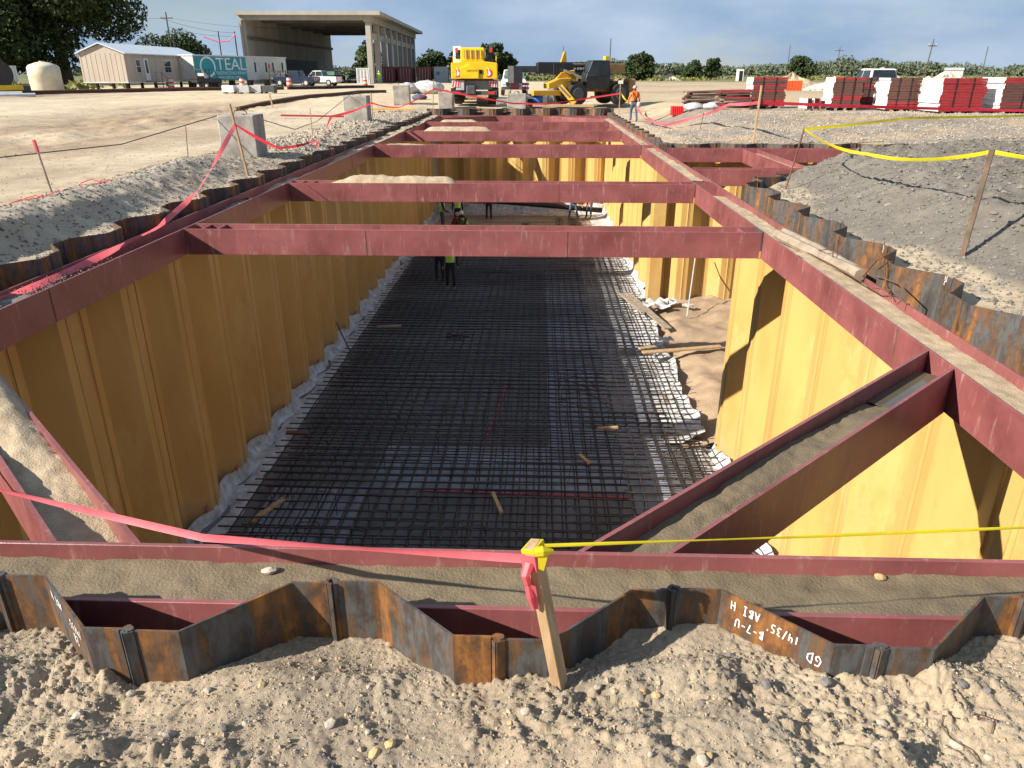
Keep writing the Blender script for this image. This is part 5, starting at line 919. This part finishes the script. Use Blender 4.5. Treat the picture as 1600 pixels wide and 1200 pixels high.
def container(label, x, y, rz, mat, L_=6.06, wd=2.44, h=2.59, doors=True):
    t_ = thing('shipping_container', label, 'container', (x, y, GL), rz); boxp('shell', mat, t_, -wd / 2 + .04, wd / 2 - .04, .04, L_ - .04, .1, h - .06)
    for a in (-wd / 2, wd / 2 - .14):
        for b in (0, L_ - .14): boxp('corner_post', mat, t_, a, a + .14, b, b + .14, 0, h)
    for z in (0, h - .14): boxp('end_rail', mat, t_, -wd / 2 + .14, wd / 2 - .14, 0, .1, z, z + .14)
    for k in range(int(L_ / .5)):
        for s_ in (-1, 1): boxp('corrugation', mat, t_, s_ * (wd / 2 - .04) - .03, s_ * (wd / 2 - .04) + .03, .25 + k * .5, .5 + k * .5, .16, h - .16)
    if doors:
        for x_ in (-.75, -.25, .25, .75): MB().cyl((x_, -.01, .2), .03, h - .4, 'z', 8).build('lock_bar', 'light_grey', t_)
    else:
        for k in range(8): boxp('corrugation', mat, t_, -1.05 + k * .28, -.93 + k * .28, -.02, .04, .16, h - .16)
    return t_
cA = container('dark red container behind the worker in yellow', -26.3, 140, R(3), 'container_red'); container('dark red container right of it with its doors shut', -23.3, 140.2, R(3), 'container_red'); container('dark red container right of the small trailer', -20.1, 141, R(4), 'container_red')
cg = container('pale grey container at the right of the red ones', -17.1, 141, R(4), 'container_grey'); boxp('label_plate', 'barrel_blue', cg, -.9, -.1, -.03, .0, 1.3, 1.8); container('white container just left of the crane', -14.2, 143, R(4), 'white_dirty')
container('white open container standing at the hall entrance', -27.2, 124., R(10), 'white_paint', 3.5, 2.0, 2.3)
container('white corrugated container behind the poly tank', -62.5, 93., R(75), 'white_paint', 7.5, 2.4, 2.4, False)
t_ = thing('water_tank', 'cream coloured plastic tank left of the beige trailer', 'tank', (-46.3, 74., .55)); b_ = MB(); pr = [(1.36, 0), (1.38, .05), (1.36, .5), (1.38, .55), (1.36, 1.2), (1.38, 1.25), (1.36, 2.0), (1.2, 2.2), (.6, 2.42), (.25, 2.48)]; b_.tube([(0, 0, z) for _, z in pr], [r_ for r_, _ in pr], 28); b_.build('shell', 'tank_white', t_, smooth=True); MB().cyl((0, 0, 2.45), .25, .1).build('lid', 'tank_white', t_)
t_ = thing('roller', 'yellow machine with a big dark drum at the left edge', 'machine', (-42.9, 62., .45), R(60)); MB().cyl((0, -.9, 1.55), 1.05, 1.8, 'y', 28).build('drum', 'black_paint', t_); boxp('frame', 'crane_yellow', t_, -1.6, 1.5, -1.1, 1.1, .35, .75, bevel=.05); boxp('step', 'dark_grey', t_, 1.5, 2.2, -.8, .8, .3, .7)
for i, (x, y) in enumerate([(-42.5, 57.5), (-41.8, 57.7), (-41.0, 58)]): tag(MB().tube([(x - 3, y - 4, .55 + .12 * (i == 1)), (x + 2.5, y + 1.8, .55 + .12 * (i == 1))], .13, 10).build('white_pipe', 'white_paint'), ['first white pipe lying at the left edge', 'topmost white pipe lying at the left edge', 'rightmost white pipe lying at the left edge'][i], 'pipe')
# side-by-side utility vehicle
t_ = thing('utility_vehicle', 'black side-by-side utility vehicle before the teal banner', 'utility vehicle', (-37.2, 88.5, .45), R(65))
boxp('body', 'black_paint', t_, -1.7, 1.8, -.72, .72, .55, 1.05, bevel=.08); boxp('cargo_bed', 'black_paint', t_, -1.75, -.75, -.75, .75, 1.0, 1.3)
for x in (1.25, -1.15):
    for s_ in (-1, 1): wheel(t_, x, s_ * .66, .36, .36, .26, 'dark_grey')
for s_ in (-.68, .68):
    for x0, x1 in ((1.35, .8), (-.7, -.6), (.1, .1)): MB().bar((x0, s_, 1.0), (x1, s_, 1.95), .06, .06).build('roll_bar', 'black_paint', t_)
boxp('roof', 'dark_grey', t_, -.7, .85, -.72, .72, 1.95, 2.0); boxp('seat', 'light_grey', t_, -.5, -.2, -.6, .6, 1.05, 1.6)
def drum(label, x, y):
    t_ = thing('traffic_drum', label, 'traffic drum', (x, y, Hs(x, y)), 0, 'orange traffic drums')
    MB().cyl((0, 0, 0), .40, .1, 'z', 16).build('base', 'rubber', t_)
    for k in range(4): MB().cyl((0, 0, .1 + k * .23), .31 - .02 * k, .225, 'z', 16, r2=.31 - .02 * k).build('band', 'drum_orange' if k % 2 == 0 else 'white_paint', t_)
    MB().cyl((0, 0, 1.03), .2, .1, 'z', 12).build('handle', 'drum_orange', t_)
drum('traffic drum beside the utility vehicle', -40.2, 86.5); drum('traffic drum before the trailer deck', -34.2, 91.5); drum('traffic drum in front of the dark blue pickup', -30.6, 97.5); drum('traffic drum at the foot of the hall corner column', -22.6, 104.)
for i, (x, y, mt) in enumerate([(-25.6, 65.5, 'white_paint'), (-24.4, 65.7, 'light_grey'), (-23.5, 66, 'light_grey'), (-22.4, 66., 'dark_grey')]):
    t_ = thing('crate', ['white crate at the left of the row on the haul road', 'pale grey crate second in the row on the haul road', 'pale grey crate third in the row on the haul road', 'dark crate at the right end of the row on the haul road'][i], 'crate', (x, y, Hs(x, y))); boxp('body', mt, t_, -.5, .5, -.4, .4, .1, .62, bevel=.02); boxp('skid', 'wood_grey', t_, -.45, -.3, -.4, .4, 0, .1); boxp('skid', 'wood_grey', t_, .3, .45, -.4, .4, 0, .1)
def longbundle(label, a, b, n, mat, r_=.12):
    t_ = thing('steel_bundle', label, 'steel sections', (a[0], a[1], 0)); d = Vector((b[0] - a[0], b[1] - a[1], 0)); s_ = d.normalized().cross(Vector((0, 0, 1)))
    for k in range(n):
        p = s_ * (k % (n - n // 2) - .5 * n / 2) * r_ * 2.2; z = r_ * .9 + (k >= n - n // 2) * r_ * 1.9; pts = []
        for u in np.linspace(0, 1, 9): q = d * u + p; pts.append((q.x, q.y, Hs(a[0] + q.x, a[1] + q.y) + z))
        MB().tube(pts, r_, 7).build('section', mat, t_)
longbundle('long dark steel sections lying along the haul road', (-17.2, 45.), (-13.8, 72.), 4, 'rebar_rust', .065); longbundle('far row of dark steel rails before the trailers', (-46, 60.), (-27, 84.), 4, 'rebar_rust', .085); longbundle('dark steel sections at the hall end of the rails', (-26.5, 84), (-19, 92), 4, 'rebar', .08)
plank('rusty red bar on the ground left of the second block', (-12.5, 38, .2), (-9, 38.4, .12), .12, .08, 'board_red'); plank('yellow board on the ground behind the second block', (-10.5, 44, .22), (-6.9, 44.3, .2), .2, .06, 'cat_yellow')
plank('thin wooden stick leaning by the steel sections', (-15.9, 47, .2), (-16., 47, .95), .08, .05, 'wood', up=(0, 1, 0))
bag('dark blue tarp heap behind the stakes left of the crane', -8.0, 53.5, (.5, .35, .2), 'denim')
# ------------------------------------------------------------------ trees, poles
def leaves(n, lobes, size, mat, parent, name='crown'):
    V = []; 
    w_ = np.array([l[3] * l[4] * l[5] for l in lobes]); w_ = w_ / w_.sum(); ch = np.random.choice(len(lobes), n, p=w_); L_ = np.array(lobes)[ch]
    d = np.random.normal(size=(n, 3)); d /= np.linalg.norm(d, axis=1)[:, None]; r_ = np.random.uniform(.25, 1.3, n) ** .5
    c_ = L_[:, :3] + d * r_[:, None] * L_[:, 3:6]
    a = np.random.normal(size=(n, 3)); a /= np.linalg.norm(a, axis=1)[:, None]; b = np.cross(a, np.random.normal(size=(n, 3))); b /= np.linalg.norm(b, axis=1)[:, None]
    s_ = size * np.random.uniform(.5, 1.2, n)[:, None]; Q = np.stack([c_ - a * s_ , c_ + b * s_ * .55, c_ + a * s_, c_ - b * s_ * .55], 1)
    me = bpy.data.meshes.new(name); me.from_pydata(Q.reshape(-1, 3).tolist(), [], (np.arange(n * 4).reshape(n, 4)).tolist()); me.materials.append(MATS[mat]); o = link(bpy.data.objects.new(name, me)); o.parent = parent; return o
def tree(label, x, y, z, h, rad, n, size, mat='leaf_oak', trunk=.45, lob=24, seed=1, low=.25, name='oak_tree', lean=0.):
    r0 = random.Random(seed); t_ = thing(name, label, 'tree', (x, y, z)); b_ = MB(); top = Vector((lean * h * .3, 0, h * .55)); b_.tube([(0, 0, -.3), (lean * h * .08, 0, h * .15), (lean * h * .2, 0, h * .35), top], [trunk * 1.3, trunk, trunk * .8, trunk * .5], 9); L_ = []
    for k in range(lob):
        a = r0.uniform(0, 6.28); rr_ = rad * math.sqrt(r0.random()) * .8; zz = h * r0.uniform(low + .1, .92); f = 1 - .5 * max(0, (zz / h - .6) / .4); c_ = (lean * h * .3 + rr_ * f * math.cos(a), rr_ * f * math.sin(a), zz); s_ = rad * r0.uniform(.26, .5); L_.append((*c_, s_, s_, s_ * .75))
        if k < 9: m_ = Vector((lean * h * .2, 0, h * .3)).lerp(Vector(c_), .5) + Vector((0, 0, -.4)); b_.tube([(lean * h * .15, 0, h * .28), m_, c_], [trunk * .5, trunk * .28, trunk * .1], 6)
    b_.build('trunk', 'bark', t_, smooth=True); leaves(n, L_, size, mat, t_); return t_
tree('huge dark oak towering behind the beige trailer', -69.5, 116, .45, 22, 9.8, 52000, .36, seed=3, lob=34, low=.12, trunk=.9)
tree('leaning big oak at the left edge behind the tanks', -77, 112, .45, 19, 9., 34000, .34, 'leaf_mid', .9, 22, 8, .05, lean=-.35); tree('dark oak filling the far left edge', -86, 116, .45, 22, 9, 30000, .38, seed=12, lob=24, low=.05)
tree('distant dark tree right of the big oak', -86, 190, .45, 9, 8, 14000, .4, seed=5, low=.0, trunk=.4); tree('small round tree just left of the banner trailer', -69, 200, .45, 6.8, 4.5, 2500, .5, 'leaf_mid', .3, 10, 6, .0)
tree('green tree seen through the hall opening', -43, 205, .45, 8, 5, 3000, .5, 'leaf_mid', .3, 12, 16, .0); tree('dense dark tree group right of the hall', -26.5, 200, .45, 6.4, 4.5, 5000, .5, seed=9, low=.0, trunk=.3); tree('dark tree right behind the crane', -10., 175, .45, 7.4, 3.6, 5000, .5, seed=10, low=.0, trunk=.3); tree('lower dark tree beside the crane tree', -7., 178, .45, 5.2, 2.6, 2600, .45, seed=21, low=.0, trunk=.3); tree('small tree left of the crane cab', -20.5, 210, .45, 6.3, 3., 2500, .5, seed=22, low=.0, trunk=.3)
tree('rounded dark tree standing alone right of the telehandler', 22., 178, .45, 5.2, 3., 4500, .35, seed=11, low=.0, trunk=.3); tree('small dark tree right of the rounded one', 38, 200, .45, 4., 2.6, 2200, .35, seed=13, low=.0, trunk=.25); tree('slim twin tree on the far field', 44, 205, .45, 4.9, 2.2, 2200, .35, seed=14, low=.0, trunk=.25); tree('dark isolated tree beside the far rubble piles', 66, 205, .45, 5.3, 3.2, 3600, .4, seed=15, low=.0, trunk=.3)
Lw = []; Rn = np.random.RandomState(4)
for k in range(420):
    a = Rn.uniform(-.55, .75); D2 = Rn.uniform(430, 560); x, y = D2 * math.sin(a), D2 * math.cos(a); h = Rn.uniform(3.5, 7.) * (1 + .25 * math.sin(a * 21)) * (.55 if a < .05 else 1.); Lw.append((x, y, .45 + h * .5, Rn.uniform(4, 9), 4, h * .55))
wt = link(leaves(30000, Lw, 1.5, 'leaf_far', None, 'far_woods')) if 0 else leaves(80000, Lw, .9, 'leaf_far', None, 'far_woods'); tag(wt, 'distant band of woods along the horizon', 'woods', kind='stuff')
Lg = [(Rn.uniform(-30, 140), Rn.uniform(165, 330), .5, 3, 2, .45) for _ in range(160)] + [(-52 + Rn.uniform(-6, 4), Rn.uniform(76, 92), .6, 1, 1, .5) for _ in range(14)] + [(-47 + Rn.uniform(-2, 3), Rn.uniform(76, 79), .6, .8, .6, .45) for _ in range(8)]
tag(leaves(16000, Lg, .45, 'grass_tuft', None, 'scrub'), 'low grass and scrub on the far fields and around the tanks', 'scrub', kind='stuff')
def pole(label, x, y, h, arm=1.6, r_=.15, rz=0., lean=0.):
    t_ = thing('utility_pole', label, 'utility pole', (x, y, .45), rz); MB().tube([(0, 0, -.3), (lean, 0, h)], [r_, r_ * .7], 8).build('post', 'bark', t_)
    if arm: boxp('crossarm', 'bark', t_, -arm / 2 + lean * .9, arm / 2 + lean * .9, -.12, -.0, h - 1.0, h - .85)
    for s_ in (-1, 1): 
        if arm: MB().cyl((s_ * arm * .42 + lean * .9, -.06, h - .85), .07, .22, 'z', 6).build('insulator', 'light_grey', t_)
    return t_
pole('utility pole with wires left of the hall', -64, 140, 11.2, 2.2); pole('thin pole above the banner trailer', -58.5, 148, 8.6, 0); pole('pole just left of the hall wall', -52.5, 140, 8.2, 0); pole('slim pole between the oak and the hall', -77, 170, 8, 0)
pole('tall thin pole right of the telehandler', 14.5, 165, 8., 0, .12); pole('leaning pole with crossarm behind the far pickup', 57.5, 122, 6.2, 1.2, .1, 0, .5); pole('crossarm pole above the far rubble', 84., 230, 8.2, 2.6, .12); pole('plain pole right of the isolated tree', 58, 190, 7.5, 0, .1); pole('thin pole at the far right', 92, 170, 6.6, 0, .1); pole('thin pole over the telehandler boom', 7.6, 250, 9., 0, .12)
for i, (a, b) in enumerate([((-64.8, 140, 10.7), (-52.5, 140, 8.4)), ((-63.2, 140, 10.7), (-38, 129, 8.6)), ((-64.8, 140, 10.7), (-120, 150, 11)), ((-64, 140, 9.4), (-52.5, 140, 7.9))]):
    A, B = Vector(a), Vector(b); tag(MB().tube([A.lerp(B, u) - Vector((0, 0, 1.2 * 4 * u * (1 - u) * .4)) for u in np.linspace(0, 1, 12)], .03, 4).build('power_line', 'black_paint'), ['upper power line running to the pole by the hall', 'power line running to the hall wall', 'power line running left behind the oak', 'lower power line running to the pole by the hall'][i], 'power line')
tag(MB().tube([(-57.8, 139.5, 7.8), (-55.5, 139.5, 7.0), (-53.5, 139.5, 7.1), (-52.2, 139.5, 8.2)], .09, 5).build('pink_bunting', 'pink_tape'), 'drooping pink bunting strung left of the hall', 'bunting')
